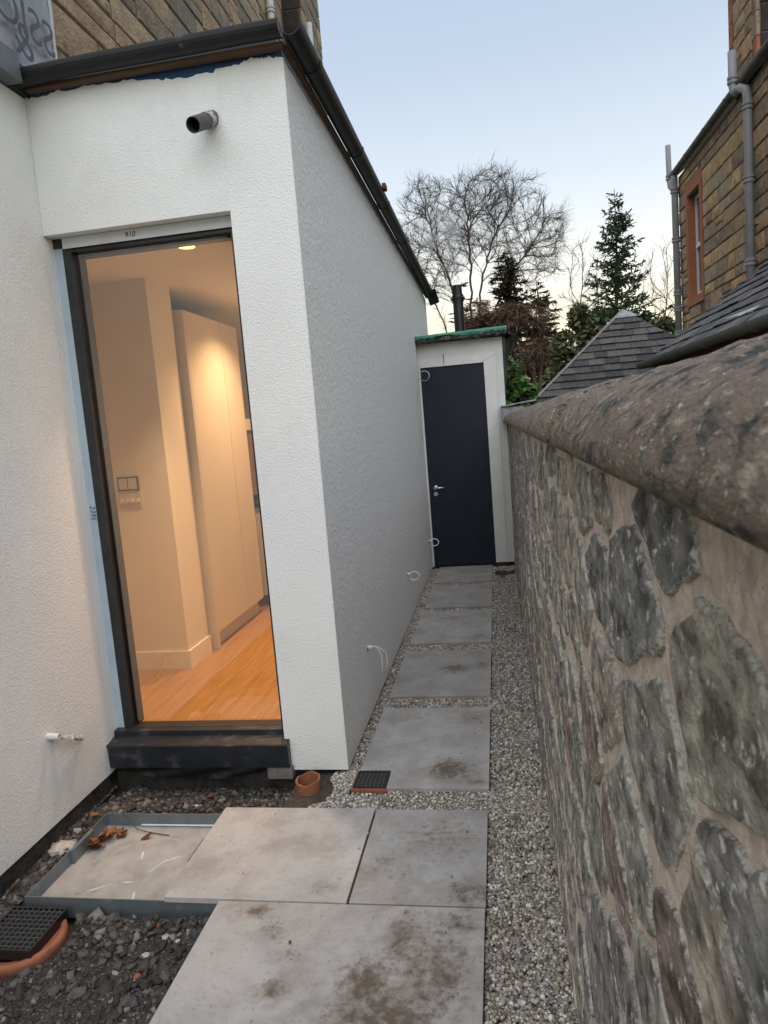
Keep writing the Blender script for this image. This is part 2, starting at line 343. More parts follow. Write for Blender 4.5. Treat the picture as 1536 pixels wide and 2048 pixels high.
k &= ~((px > -.73) & (px < -.555) & (py > 2.845) & (py < 3.035))
px, py = px[k], py[k]
hh = np.array([.009*mnoise.noise(Vector((x*7, y*5, 9.1))) for x, y in zip(px, py)])
edge = np.clip((px-.02)/.1, 0, 1)*.012
pz = -.020 + hh + edge + rng.uniform(-.006, .006, len(px))
sz = rng.uniform(.0038, .0075, len(px))*np.where(rng.random(len(px)) < .08, 1.5, 1)
sx2, sy2 = rng.uniform(-1.2,-.12,900), rng.uniform(1.5,7.5,900); kk = in_slab(sx2, sy2, -.01) & (rng.random(900) < np.where(sx2 > -.25, .5, .16)); sx2, sy2 = sx2[kk], sy2[kk]
px = np.concatenate([px,sx2]); py = np.concatenate([py,sy2]); pz = np.concatenate([pz,np.full(len(sx2),.005)]); sz = np.concatenate([sz,rng.uniform(.0018,.0045,len(sx2))])
V, F = scatter(ICO_V, ICO_F, np.stack([px,py,pz],1), sz, rng, .7, .10, .5)
o = npmesh('gravel', V, F, M['pebble'], smooth=True); tag(o, 'pale mixed pea gravel strewn round the path slabs', 'gravel', kind='stuff')
# dark rubble on the left
M['rubble'] = mat('rubble_chips', [(.75,.75,.75),(1.1,1.1,1.1)], 120, 4, rough=.85, spec=.3, rnd=[(.050,.049,.048),(.075,.070,.065),(.095,.092,.088),(.038,.035,.032),(.13,.125,.12),(.06,.052,.045),(.085,.082,.08),(.055,.054,.054),(.10,.092,.08),(.045,.040,.035),(.07,.06,.05),(.20,.195,.185)], island=True, bump=(200,.4,.002))
def free_soil(x, y):
    r = ~in_slab(x, y, .0) & ~((x > -1.80) & (x < -1.23) & (y > 2.10) & (y < 2.70)) & ~(np.hypot(x+1.69, y-1.975) < .158)
    r &= (x < -.93) | (y > 3.0)
    return r
def soilz(x, y): return np.array([soil_h(a, b) for a, b in zip(x, y)])
def rub(n, s0, s1, reg, lift, flat=.5):
    x = rng.uniform(reg[0], reg[1], n); y = rng.uniform(reg[2], reg[3], n); q = free_soil(x, y); x, y = x[q], y[q]
    s = rng.uniform(s0, s1, len(x)); z = soilz(x, y) + s*lift
    return x, y, z, s
Vs, Fs = [], []; off = 0
for (n, s0, s1, reg, lift) in ((22000,.0018,.0050,(-2.0,-.95,1.4,3.12),.25),(1700,.005,.011,(-2.0,-.95,1.5,2.75),.25),(1500,.006,.015,(-2.0,-1.0,2.66,3.05),.45),(800,.008,.018,(-2.0,-1.75,2.0,3.0),.4),(170,.011,.021,(-1.95,-.98,1.72,2.15),.3),(160,.006,.014,(-1.95,-1.0,1.9,2.12),.6)):
    x, y, z, s = rub(n, s0, s1, reg, lift)
    v, f = scatter(CUB_V, CUB_F, np.stack([x,y,z],1), s, rng, .5, .16, .45)
    Vs.append(v); Fs.append(f+off); off += len(v)
o = npmesh('rubble', np.concatenate(Vs), np.concatenate(Fs), M['rubble']); tag(o, 'dark crushed slate rubble and soil left of the slabs', 'rubble', kind='stuff')
# the larger pieces, one by one
M['chunk_dark'] = mat('dark_chunk', [(.045,.045,.046),(.075,.074,.073),(.11,.108,.105)], 30, rough=.85, bump=(90,.7,.004), rnd=[(.75,.75,.78),(1.1,1.1,1.1),(1.4,1.38,1.35),(.9,.88,.85)])
M['chunk_pale'] = mat('pale_chunk', [(.22,.22,.21),(.36,.355,.34),(.45,.44,.42)], 40, rough=.9, bump=(120,.7,.004), rnd=[(.7,.7,.7),(1,1,1),(1.15,1.13,1.1)])
M['chunk_brick'] = mat('brick_crumb', [(.20,.07,.035),(.30,.12,.06)], 40, rough=.9, bump=(120,.7,.004), rnd=[(.6,.6,.65),(1,1,1)])
def chunk(x, y, s, m, label, cat, group, name):
    r_ = np.random.default_rng(int(abs(x*1e4)+abs(y*1e3)))
    bm = bmesh.new(); bmesh.ops.create_icosphere(bm, subdivisions=1, radius=1)
    for v in bm.verts: v.co = v.co*(1+r_.normal(0,.12))
    pts = [v.co.copy() for v in bm.verts]
    for k_ in range(6):      # knap flat facets
        n_ = Vector(r_.normal(0,1,3)).normalized(); dd = r_.uniform(.55,.8)
        for v in bm.verts:
            e_ = v.co.dot(n_)-dd
            if e_ > 0: v.co -= n_*e_
    a = r_.uniform(0,6.28); sx_, sy_, sz_ = s*r_.uniform(.9,1.3), s*r_.uniform(.7,1), s*r_.uniform(.35,.6)
    Mx = Matrix.Rotation(a,4,'Z') @ Matrix.Rotation(r_.normal(0,.3),4,'X') @ Matrix.Diagonal((sx_,sy_,sz_,1))
    bm.transform(Mx)
    me = bpy.data.meshes.new(name); bm.to_mesh(me); bm.free()
    o = link(name, me, m, None, (x, y, soil_h(x,y)+sz_*.35)); return tag(o, label, cat, group)
q = np.random.default_rng(77); cnt = 0
while cnt < 70:
    x, y = q.uniform(-1.93,-1.0), q.uniform(1.62,3.0)
    if not free_soil(np.array([x]), np.array([y]))[0] or (x > -1.12 and y < 2.1): continue
    t = q.random(); s = q.uniform(.014,.030)
    if t < .66: chunk(x, y, s, M['chunk_dark'], 'loose dark slate lump lying in the rubble', 'stone', 'dark stones in the rubble', 'slate_lump')
    elif t < .88: chunk(x, y, s*.8, M['chunk_pale'], 'loose pale stone chip lying in the dark rubble', 'stone', 'pale stones in the rubble', 'stone_chip')
    else: chunk(x, y, s*.75, M['chunk_brick'], 'loose orange brick crumb lying in the dark rubble', 'brick crumb', 'brick crumbs in the rubble', 'brick_crumb')
    cnt += 1
# ---------------------------------------------------------------- white extension
EXT = empty('house_extension', (-1.4, 5.5, 0), 'white rendered flat-roofed extension with a tall lit window', 'extension')
WX0, WX1, WZ0, WZ1 = -1.944, -1.062, .030, 2.530      # window opening
FY = 3.03; RX = -1.944; SX = -.77; TOP = 3.115
def wall_piece(name, x0, x1, z0, z1, m, y0=FY, y1=FY+.30): return MB().box(x0,x1,y0,y1,z0,z1).build(name, m, EXT)
# front wall: one sheet with the window opening and a ragged top edge
tops = [(-1.944,3.125),(-1.88,3.118),(-1.80,3.130),(-1.74,3.124),(-1.66,3.132),(-1.58,3.126),(-1.50,3.122),(-1.45,3.126),(-1.38,3.112),(-1.30,3.106),(-1.24,3.100),(-1.18,3.094),(-1.12,3.100),(-1.06,3.096),(-1.01,3.110),(-.96,3.112),(-.93,3.124),(-.89,3.128),(-.86,3.118),(-.83,3.122),(-.80,3.112),(SX,3.108)]
tp = []
q = np.random.default_rng(3)
for (a, b) in zip(tops[:-1], tops[1:]):
    for k in range(4):
        t = k/4; tp.append((lerp(a[0],b[0],t), lerp(a[1],b[1],t)-.010+q.normal(0,.0030)))
tp.append((SX,3.09))
def poly_wall(name, poly, y0, y1, m):
    n = len(poly)
    V = [(x,y0,z) for x,z in poly]+[(x,y1,z) for x,z in poly]
    F = [tuple(range(n)), tuple(range(2*n-1,n-1,-1))]+[(i,(i+1)%n,n+(i+1)%n,n+i) for i in range(n)]
    return MB().add(V,F).build(name, m, EXT)
poly = [(WX1,0.0),(SX,0.0)]+[(x,z) for x,z in reversed(tp) if x > WX1+.001]+[(WX1,3.1)]
poly_wall('front_wall', poly, FY, FY+.29, M['render'])
poly = [(WX0,WZ1),(WX1-.0005,WZ1)]+[(WX1-.0005,3.1)]+[(x,z) for x,z in reversed(tp) if x < WX1-.001]
poly_wall('wall_over_window', poly, FY, FY+.29, M['render'])
# left part of the same wall behind the return wall (seen only as reveal)
wall_piece('hidden_wall', -3.1, -1.9455, .0, 3.1, M['render'], 3.032, 3.30)
# side wall along the alley
q = np.random.default_rng(8); sp = [(3.031,3.1)]+[(y, 3.098+q.normal(0,.004)) for y in np.arange(3.1,9.1,.08)]+[(9.12,3.09)]
poly = [(3.031,.0),(9.12,.0)]+list(reversed(sp)); n = len(poly)
V = [(SX+.0015,y,z) for y,z in poly]+[(SX-.29,y,z) for y,z in poly]
MB().add(V,[tuple(range(n)), tuple(range(2*n-1,n-1,-1))]+[(i,(i+1)%n,n+(i+1)%n,n+i) for i in range(n)]).build('side_wall', M['render_side'], EXT)
MB().box(-3.1,SX-.02,9.12,9.3,0,3.1).build('rear_wall', M['render'], EXT)
# thin white corner bead strip where front meets side
# return wall towards the camera
MB().box(-2.24,RX,.4,3.029,.0,3.108).build('return_wall', M['render'], EXT)
MB().box(-2.23,RX-.012,.4,3.0,-.19,-.0005).build('foundation', M['soil'], EXT)
MB().box(WX0-.02,SX-.03,3.08,3.28,-.19,.028).build('foundation', M['soil'], EXT)
MB().box(SX-.2,SX-.02,3.3,9.1,-.19,-.0005).build('foundation', M['soil'], EXT)
# roof deck
M['roofing'] = mat('grey_roofing', [(.06,.062,.066),(.09,.092,.096)], 5, rough=.7)
MB().box(-3.1,SX-.03,3.04,9.2,3.135,3.19).build('roof_deck', M['roofing'], EXT)
# battens under the gutters, blue mesh, basecoat scraps
MB().box(-1.925,-.755,2.985,3.026,3.122,3.138).build('fascia_batten', M['batten'], EXT)
MB().box(-.768,-.742,3.028,9.15,3.118,3.140).build('fascia_batten', M['batten'], EXT)
MB().box(-1.93,SX-.01,3.045,3.06,3.03,3.134).build('blue_mesh', M['bluemesh'], EXT)
q = np.random.default_rng(12)
for (xa, xb, za, zb) in ((-1.66,-1.46,3.09,3.116),(-1.40,-1.30,3.08,3.104),(-1.04,-.97,3.08,3.1),(-.95,-.83,3.09,3.117)):
    pts = [(lerp(xa,xb,t), zb-.010*abs(2*t-1)+q.normal(0,.003)) for t in np.linspace(0,1,14)]
    poly = [(xa,za-.03),(xb,za-.03)]+list(reversed(pts)); poly_wall('basecoat_scrap', poly, 3.034, 3.05, M['roughmortar'])
# gutters: half-round section swept
def half_round(r, th=.003, n=12):
    o_ = [(r*math.cos(a), r*math.sin(a)) for a in np.linspace(math.pi, 2*math.pi, n)]
    i_ = [((r-th)*math.cos(a), (r-th)*math.sin(a)) for a in np.linspace(2*math.pi, math.pi, n)]
    return [(o_[0][0],.006)]+o_+[(o_[-1][0],.006)]+[(i_[0][0],.006)]+i_+[(i_[-1][0],.006)]
gr = half_round(.045)
fr = [((x, 2.962, 3.185-.014*max(0,(-1.25-x)/.65)**1.2 + (.006*math.sin((x+1.9)*7) if x < -.9 else 0)*.4), (0,1,0), (0,0,1)) for x in np.linspace(-1.915,-.752,24)]
MB().sweep(gr, fr).build('gutter', M['gutter'], EXT, smooth=False)
fs = [((-.708, y, 3.180-.0015*(y-3)), (1,0,0), (0,0,1)) for y in np.linspace(2.945,9.10,30)]
sg = MB().sweep(gr, fs).build('gutter', M['gutter'], EXT)
for y in (3.28,4.3,5.35,6.4,7.45,8.5):
    MB().sweep(half_round(.0485,.003), [((-.708,y+d,3.180-.0015*(y-3)),(1,0,0),(0,0,1)) for d in (-.012,.012)]).build('gutter_joint', M['gutter'], sg)
MB().add([(-.77,9.10,3.21),(-.63,9.02,3.20),(-.60,9.16,3.06),(-.72,9.19,3.03),(-.77,9.13,3.21),(-.63,9.05,3.20),(-.60,9.19,3.06),(-.72,9.22,3.03)],[(0,1,2,3),(7,6,5,4),(0,4,5,1),(1,5,6,2),(2,6,7,3),(3,7,4,0)]).build('gutter_flap', M['gutter'], sg)
MB().box(-.665,-.64,5.02,5.10,3.175,3.21).build('gutter_clip', M['batten'], sg)
# grey eave over the return wall
M['lead'] = mat('lead_grey_sheet', [(.10,.11,.125),(.15,.16,.18)], 4, rough=.5, spec=.5, mix2=((.3,.31,.32),14,.68,.8))
MB().add([(-2.4,.5,3.13),(-1.87,.5,3.13),(-1.87,2.915,3.115),(-2.4,2.915,3.115),(-2.4,.5,3.26),(-1.87,.5,3.24),(-1.87,2.90,3.225),(-2.4,2.90,3.24)],[(0,3,2,1),(4,5,6,7),(0,1,5,4),(1,2,6,5),(2,3,7,6),(3,0,4,7)]).build('eave_cladding', M['lead'], EXT)
MB().box(-2.35,-1.92,2.919,3.02,3.112,3.235).build('eave_cladding', M['gutter'], EXT)
# ------------- window
FYW = 3.10
WIN = MB()
fx0, fx1, fz0, fz1 = -1.905, -1.064, .150, 2.512
fw_ = .042
WIN.box(fx0,fx0+fw_,FYW,FYW+.07,fz0,fz1).box(fx1-.030,fx1,FYW,FYW+.07,fz0,fz1).box(fx0+fw_,fx1-.030,FYW,FYW+.07,fz1-.046,fz1).box(fx0+fw_,fx1-.030,FYW,FYW+.07,fz0,fz0+.038)
WIN = WIN.build('window_frame', M['black_metal'], EXT)
glass = bpy.data.materials.new('window_glass'); glass.use_nodes = True
N, L = glass.node_tree.nodes, glass.node_tree.links; N.clear()
tr = N.new('ShaderNodeBsdfTransparent'); gl = N.new('ShaderNodeBsdfGlossy'); gl.inputs['Roughness'].default_value = 0.0
fn = N.new('ShaderNodeFresnel'); fn.inputs[0].default_value = 2.6
mxs = N.new('ShaderNodeMixShader'); om = N.new('ShaderNodeOutputMaterial')
tr.inputs[0].default_value = (.93,.95,.94,1)
L.new(fn.outputs[0], mxs.inputs[0]); L.new(tr.outputs[0], mxs.inputs[1]); L.new(gl.outputs[0], mxs.inputs[2]); L.new(mxs.outputs[0], om.inputs[0])
M['glass'] = glass
MB().add([(fx0+fw_,FYW+.03,fz0+.038),(fx1-.030,FYW+.03,fz0+.038),(fx1-.030,FYW+.03,fz1-.046),(fx0+fw_,FYW+.03,fz1-.046)],[(0,1,2,3)]).build('window_pane', M['glass'], WIN, flipfix=False)
# bead inside the left and top of the frame
MB().box(fx0+fw_,fx0+fw_+.016,FYW+.04,FYW+.09,fz0+.04,fz1-.05).box(fx0+fw_+.016,fx1-.032,FYW+.04,FYW+.09,fz1-.062,fz1-.047).build('glazing_bead', M['black_metal'], WIN)
MB().box(RX-.004,fx0,FYW+.002,FYW+.05,.155,2.488).build('side_strip', M['film'], WIN)
MB().box(RX-.004,fx0-.001,FYW-.004,FYW+.05,2.489,2.528).build('corner_block', M['black_metal'], WIN)
MB().box(fx0+.012,fx1-.012,FYW-.012,FYW+.05,2.5125,2.5285).build('head_strip', M['whitestrip'], WIN)
MB().box(fx0+.012,fx1-.012,FYW-.014,FYW-.012,2.480,2.5280).build('head_strip', M['whitestrip'], WIN)
MB().box(fx1-.011,fx1+.002,FYW-.02,FYW+.05,2.478,2.5285).build('corner_block', M['black_metal'], WIN)
MB().box(fx1+.0002,WX1-.0003,FYW-.004,FYW+.05,.16,2.47).build('jamb_strip', M['whitestrip'], WIN)
def text_mesh(name, s, size, mat_, parent, origin, U, Vv, shear=0, flip=False):
    cu = bpy.data.curves.new(name, 'FONT'); cu.body = s; cu.size = size; cu.align_x = 'CENTER'; cu.align_y = 'CENTER'; cu.shear = shear; cu.extrude = 0.0002
    ob = bpy.data.objects.new('tmp', cu); COL.objects.link(ob)
    dg = bpy.context.evaluated_depsgraph_get(); me = bpy.data.meshes.new_from_object(ob.evaluated_get(dg))
    bpy.data.objects.remove(ob); bpy.data.curves.remove(cu)
    U, Vv = Vector(U).normalized(), Vector(Vv).normalized(); n_ = U.cross(Vv)
    if flip: U = -U
    me.transform(Matrix((( U[0],Vv[0],n_[0],0),(U[1],Vv[1],n_[1],0),(U[2],Vv[2],n_[2],0),(0,0,0,1))))
    me.name = name
    return link(name, me, mat_, parent, origin)
t_ = text_mesh('lettering', '910', .034, M['ink'], WIN, (-1.56,FYW-.0148,2.504), (1,0,0), (0,0,1), .2)
t_['label'] = 'handwritten 910 on the head strip'
t_ = text_mesh('lettering', '2395', .036, M['ink'], WIN, (-1.9245,FYW+.0015,1.265), (0,0,-1), (1,0,0), .2)
t_['label'] = 'handwritten 2395 on the blue side strip'
# sill
pr = [(2.994,.030),(2.990,.138),(2.998,.146),(3.064,.160),(3.064,.184),(3.098,.187),(3.16,.187),(3.16,.033)]
sl = MB().sweep([(a,b) for a,b in pr], [((x,0,0),(0,1,0),(0,0,1)) for x in (RX+.0015,WX1+.024)]).build('window_sill', M['sill'], EXT)
MB().sweep([(2.982,.140),(2.984,.147),(2.995,.150),(2.998,.144)], [((x,0,0),(0,1,0),(0,0,1)) for x in (RX+.002,WX1+.023)]).build('sill_lip', M['sill'], sl)
# black membrane sagging under the sill
q = np.random.default_rng(4); nx, nz = 30, 7; V = []
for j in range(nz):
    for i in range(nx):
        x = lerp(-1.92,-1.12,i/(nx-1)); t = j/(nz-1)
        V.append((x, 3.005+.03*t+.012*math.sin(x*19+j)+q.normal(0,.003), .04-.085*t*(.6+.4*math.sin((x+1.9)*4.0))+q.normal(0,.002)))
F = [(j*nx+i,j*nx+i+1,(j+1)*nx+i+1,(j+1)*nx+i) for j in range(nz-1) for i in range(nx-1)]
M['membrane'] = mat('black_membrane', [(.01,.011,.012),(.025,.026,.028)], 8, rough=.3, spec=.6)
MB().add(V,F).build('damp_membrane', M['membrane'], EXT, smooth=True, flipfix=False)
M['block'] = mat('grey_block', [(.13,.125,.12),(.20,.19,.18)], 25, rough=.9, bump=(80,.5,.004))
MB().box(-1.15,-1.03,3.0,3.07,-.03,.025).build('packing_block', M['block'], EXT)
# ------------- the room behind the glass
M['plaster'] = mat('cream_plaster', [(.70,.68,.64),(.74,.72,.68)], 3, rough=.85)
M['ceiling'] = mat('white_ceiling', [(.74,.73,.70),(.77,.76,.73)], 3, rough=.9)
M['floorwood'] = mat('oak_floor', [(.32,.17,.065),(.42,.24,.095),(.50,.31,.14)], 7, 7, rough=.35, stretch=(6,.5,1), spec=.45, distort=.5, contrast=(.3,.7))
FZ, CZ = .130, 2.560
for i in range(13):
    x0 = -2.78 + i*.142
    MB().box(x0,x0+.1405,3.165,8.9,FZ-.02,FZ-(i%2)*.0003).build('floor_board', M['floorwood'], EXT)
MB().box(-2.9,-.9,3.30,9.0,CZ,CZ+.03).build('room_ceiling', M['ceiling'], EXT)
MB().box(-2.9,-2.02,4.118,4.44,FZ,CZ).build('room_pier', M['plaster'], EXT)
MB().box(-2.83,-2.80,3.31,9.0,FZ,CZ).build('room_wall', M['plaster'], EXT)
MB().box(SX-.305,SX-.292,3.33,9.0,FZ,CZ).build('room_wall', M['plaster'], EXT)
MB().box(-2.8,-1.07,8.5,8.53,FZ,CZ).build('room_wall', M['plaster'], EXT)
MB().box(-2.8,-1.95,3.302,3.32,FZ,CZ).build('room_wall', M['plaster'], EXT)
MB().box(-2.79,-2.005,4.103,4.1175,FZ,.247).box(-2.0195,-2.005,4.118,4.44,FZ,.247).build('skirting_board', M['ceiling'], EXT)
M['cab'] = mat('cream_cupboard', [(.60,.56,.50),(.63,.59,.53)], 3, rough=.5, spec=.4)
M['cabdark'] = mat('cupboard_shadow_gap', [(.10,.09,.08),(.13,.12,.10)], 3, rough=.6)
cab = empty('tall_cupboard', (-2.3, 5.0, FZ), 'tall cream two-door cupboard inside the lit room', 'cupboard')
MB().box(-2.55,-1.990,4.501,5.46,FZ+.12,2.42).build('carcass', M['cabdark'], cab)
MB().box(-2.55,-1.966,4.478,4.500,FZ+.001,2.424).build('end_panel', M['cab'], cab)
MB().box(-1.988,-1.966,4.504,5.107,.25,2.424).build('door', M['cab'], cab, bevel=.002)
MB().box(-1.988,-1.966,5.115,5.458,.25,2.424).build('door', M['cab'], cab, bevel=.002)
MB().box(-2.05,-2.02,4.501,5.46,FZ+.001,.248).build('plinth', M['cab'], cab)
oven = empty('kitchen_unit', (-2.3, 6.2, FZ), 'cream kitchen unit with a worktop beyond the tall cupboard', 'kitchen unit')
MB().box(-2.6,-1.96,5.62,6.6,FZ+.1,.98).build('carcass', M['cab'], oven)
MB().box(-1.9595,-1.942,5.63,6.58,.24,.80).build('door', M['cab'], oven, bevel=.002)
MB().box(-1.9595,-1.942,5.63,6.58,.81,.97).build('drawer_front', M['cab'], oven, bevel=.002)
MB().box(-2.6,-1.93,5.6,6.62,.981,1.02).build('worktop', M['black_metal'], oven)
MB().box(-1.941,-1.93,5.8,6.2,.875,.89).build('handle', M['black_metal'], oven)
mo = empty('wall_oven', (-2.3, 6.0, 1.1), 'dark brown glass cabinet front above the kitchen worktop', 'cabinet')
M['brownglass'] = mat('brown_panel', [(.16,.085,.06),(.22,.12,.085)], 6, rough=.25, spec=.5)
MB().box(-2.6,-2.05,5.65,6.55,1.08,1.62).build('body', M['brownglass'], mo)
MB().box(-2.6,-2.03,5.62,6.58,1.625,1.72).build('shelf', M['cab'], mo)
MB().box(-2.6,-2.04,5.63,6.57,1.725,1.85).build('upper_panel', M['cabdark'], mo)
# switches on the pier
M['switch'] = mat('switch_plate', [(.55,.54,.50),(.6,.58,.55)], 5, rough=.3, spec=.5)
s1 = empty('light_switch', (-2.285,4.1,1.29), 'square framed grey control plate on the room pier', 'switch')
MB().box(-2.357,-2.217,4.106,4.1175,1.293,1.381).build('back_plate', M['cabdark'], s1)
MB().box(-2.346,-2.292,4.102,4.1058,1.303,1.371).build('panel', M['switch'], s1); MB().box(-2.284,-2.228,4.102,4.1058,1.303,1.371).build('panel', M['switch'], s1)
s2 = empty('dimmer_switch', (-2.285,4.1,1.18), 'cream plate with four round dimmer knobs below the control plate', 'switch')
MB().box(-2.361,-2.211,4.109,4.1175,1.186,1.275).build('back_plate', M['switch'], s2)
for i in range(4): MB().lathe((-2.339+i*.036,0,1.230),[(.0,4.094),(.012,4.094),(.013,4.1088)],14,1).build('knob', M['plaster'], s2)
# downlights
M['lamp'] = emis('lamp_glow', (1.0,.66,.16), 2.6)
def downlight(x, y, label, e, cone=130):
    d = empty('ceiling_downlight', (x,y,CZ), label, 'downlight', 'downlights in the room ceiling')
    MB().lathe((x,y,0),[(.040,CZ-.001),(.048,CZ-.006),(.054,CZ-.004),(.055,CZ)],24).build('trim_ring', M['ceiling'], d)
    MB().lathe((x,y,0),[(.0,CZ-.0035),(.041,CZ-.0035)],20).build('lamp_disc', M['lamp'], d, flipfix=False)
    ld = bpy.data.lights.new('downlight_lamp','SPOT'); ld.energy = e; ld.color = (1.0,.57,.27); ld.spot_size = R(cone); ld.spot_blend = .8; ld.shadow_soft_size = .04
    lo = bpy.data.objects.new('downlight_lamp', ld); COL.objects.link(lo); lo.parent = d; lo.location = (0,0,-.012)
downlight(-1.507,3.58,'lit yellow downlight in the ceiling just behind the tall window', 95, 92)
downlight(-1.507,5.0,'lit downlight in the room ceiling in front of the tall cupboard', 92)
downlight(-1.507,6.6,'lit downlight in the room ceiling beyond the tall cupboard', 62)
# ---------------------------------------------------------------- boiler shed with the dark door
M['cladding'] = mat('pale_painted_board', [(.56,.58,.55),(.64,.66,.63)], 5, rough=.7)
M['trim'] = mat('scuffed_white_trim', [(.62,.61,.60),(.70,.69,.68)], 6, rough=.7, mix2=((.40,.31,.19),16,.60,.74,(3,1,3)))
M['door'] = mat('dark_navy_door', [(.006,.010,.021),(.011,.017,.031)], 6, rough=.5, spec=.3, mix2=((.11,.115,.12),20,.70,.86))
M['green'] = mat('green_membrane', [(.015,.13,.085),(.03,.21,.14)], 6, rough=.4, spec=.5, mix2=((.05,.17,.10),10,.5,.7))
M['blackplastic'] = mat('black_plastic', [(.008,.008,.009),(.016,.016,.018)], 8, rough=.32, spec=.5)
M['brushed'] = mat('brushed_steel', [(.45,.45,.44),(.6,.6,.58)], 20, rough=.35, metal=.9)
SH = empty('boiler_shed', (-.33,8.2,0), 'narrow white boiler shed with a dark door and green roof', 'shed')
SY = 7.55
MB().box(-.766,-.745,SY,SY+.1,.004,2.385).box(-.745,.118,SY,SY+.1,2.222,2.385).box(.044,.118,SY,SY+.1,.022,2.2218).build('front_wall', M['cladding'], SH)
MB().box(.020,.119,SY+.1005,9.1,.0,2.38).build('side_wall', M['cladding'], SH)
MB().box(-.745,-.10,SY-.010,SY+.05,2.140,2.2215).build('door_trim', M['trim'], SH)
MB().add([(-.0995,SY-.010,2.14),(.043,SY-.010,2.2215),(-.0995,SY-.010,2.2215),(-.0995,SY+.05,2.14),(.043,SY+.05,2.2215),(-.0995,SY+.05,2.2215)],[(0,1,2),(5,4,3),(0,3,4,1),(1,4,5,2),(2,5,3,0)]).build('door_trim', M['trim'], SH)
MB().add([(-.0805,SY-.012,.025),(.043,SY-.012,.025),(.043,SY-.012,2.2195),(-.0805,SY-.012,2.149),(-.0805,SY+.05,.025),(.043,SY+.05,.025),(.043,SY+.05,2.2195),(-.0805,SY+.05,2.149)],[(0,1,2,3),(7,6,5,4),(0,4,5,1),(1,5,6,2),(2,6,7,3),(3,7,4,0)]).build('door_trim', M['trim'], SH)
MB().box(-.496,-.490,SY-.0115,SY-.0005,2.150,2.262).build('trim_crack', M['ink'], SH)
DO = MB().box(-.743,-.0825,SY+.004,SY+.048,.012,2.139).build('door', M['door'], SH, bevel=.002)
h = MB().lathe((-.672,0,.868),[(0,SY-.010),(.024,SY-.010),(.026,SY-.004),(.026,SY+.003)],18,1)
h.tube([(-.672,SY-.005,.868),(-.672,SY-.045,.868),(-.660,SY-.052,.868),(-.575,SY-.052,.867)],.009,10).build('handle', M['brushed'], DO, smooth=True)
MB().lathe((-.674,0,.802),[(0,SY-.006),(.022,SY-.006),(.024,SY-.002),(.024,SY+.003)],18,1).build('lock_plate', M['brushed'], DO)
MB().box(-.677,-.671,SY-.012,SY-.0062,.790,.814).build('thumb_turn', M['brushed'], DO)
MB().box(-.74,-.1,SY+.05,SY+.2,-.06,.011).build('threshold', M['black_metal'], SH)
# roof: black edged, wrapped in green membrane, ragged front
q = np.random.default_rng(2)
rf = MB().box(-.766,.165,7.47,9.1,2.392,2.440).build('roof_board', M['blackplastic'], SH)
nx = 34; V = []; 
for (y, dz, yo) in ((7.440,-.055,0),(7.438,.006,0),(7.446,.026,0),(7.50,.034,0),(8.3,.036,0),(9.1,.038,0)):
    for i in range(nx):
        x = lerp(-.766,.172,i/(nx-1)); rag = q.normal(0,.004)
        dd = dz
        if y == 7.440: dd = (-.018 if x > -.36 else (.003 if x > -.54 else -.010)) + rag
        V.append((x, y+q.normal(0,.0012), 2.440+dd+.024*(x+.3)+ (rag*.3)))
F = [(j*nx+i,j*nx+i+1,(j+1)*nx+i+1,(j+1)*nx+i) for j in range(5) for i in range(nx-1)]
MB().add(V,F).build('roof_membrane', M['green'], SH, flipfix=False)
V = []
for j, (y, z) in enumerate(((7.455,2.380),(7.450,2.40),(7.452,2.43),(7.46,2.447))):
    for i in range(nx):
        x = lerp(-.766,.165,i/(nx-1)); V.append((x, y+q.normal(0,.003), z+.02*(x+.3)+q.normal(0,.004)))
F = [(j*nx+i,j*nx+i+1,(j+1)*nx+i+1,(j+1)*nx+i) for j in range(3) for i in range(nx-1)]
MB().add(V,F).build('roof_edge_sheet', M['blackplastic'], SH, flipfix=False)
MB().sweep(half_round(.055,.003), [((.222,y,2.435),(1,0,0),(0,0,1)) for y in (7.44,9.1)]).build('gutter', M['blackplastic'], SH)
MB().box(.120,.150,7.56,9.1,2.22,2.39).build('side_fascia', M['blackplastic'], SH)
MB().add([(.122,7.565,1.72),(.150,7.565,2.05),(.205,7.6,2.375),(.122,7.565,2.375),(.122,9.0,1.72),(.150,9.0,2.05),(.205,9.0,2.375),(.122,9.0,2.375)],[(0,1,2,3),(7,6,5,4),(0,4,5,1),(1,5,6,2),(2,6,7,3),(3,7,4,0)]).build('hanging_sheet', M['blackplastic'], SH)
# flue
fxp = onY(920,662,7.78); FX, FYp = fxp[0], 7.78
prof = [(0,2.44),(.055,2.44),(.055,2.81),(.064,2.812),(.064,2.83),(.076,2.832),(.078,2.850),(.066,2.858),(.064,2.875),(.056,2.878),(.056,2.89),(.050,2.892),(.050,2.972),(.052,2.974),(.052,2.982),(.042,2.982),(.042,2.9),(0,2.9)]
fl = MB().lathe((FX,FYp,0),prof,24).build('flue', M['blackplastic'], SH, smooth=False)
MB().lathe((FX,FYp,0),[(.056,2.45),(.0585,2.452),(.0585,2.485),(.056,2.487)],24).build('flue_collar', mat('grey_collar',[(.20,.24,.24),(.26,.30,.30)],9,rough=.5), fl)
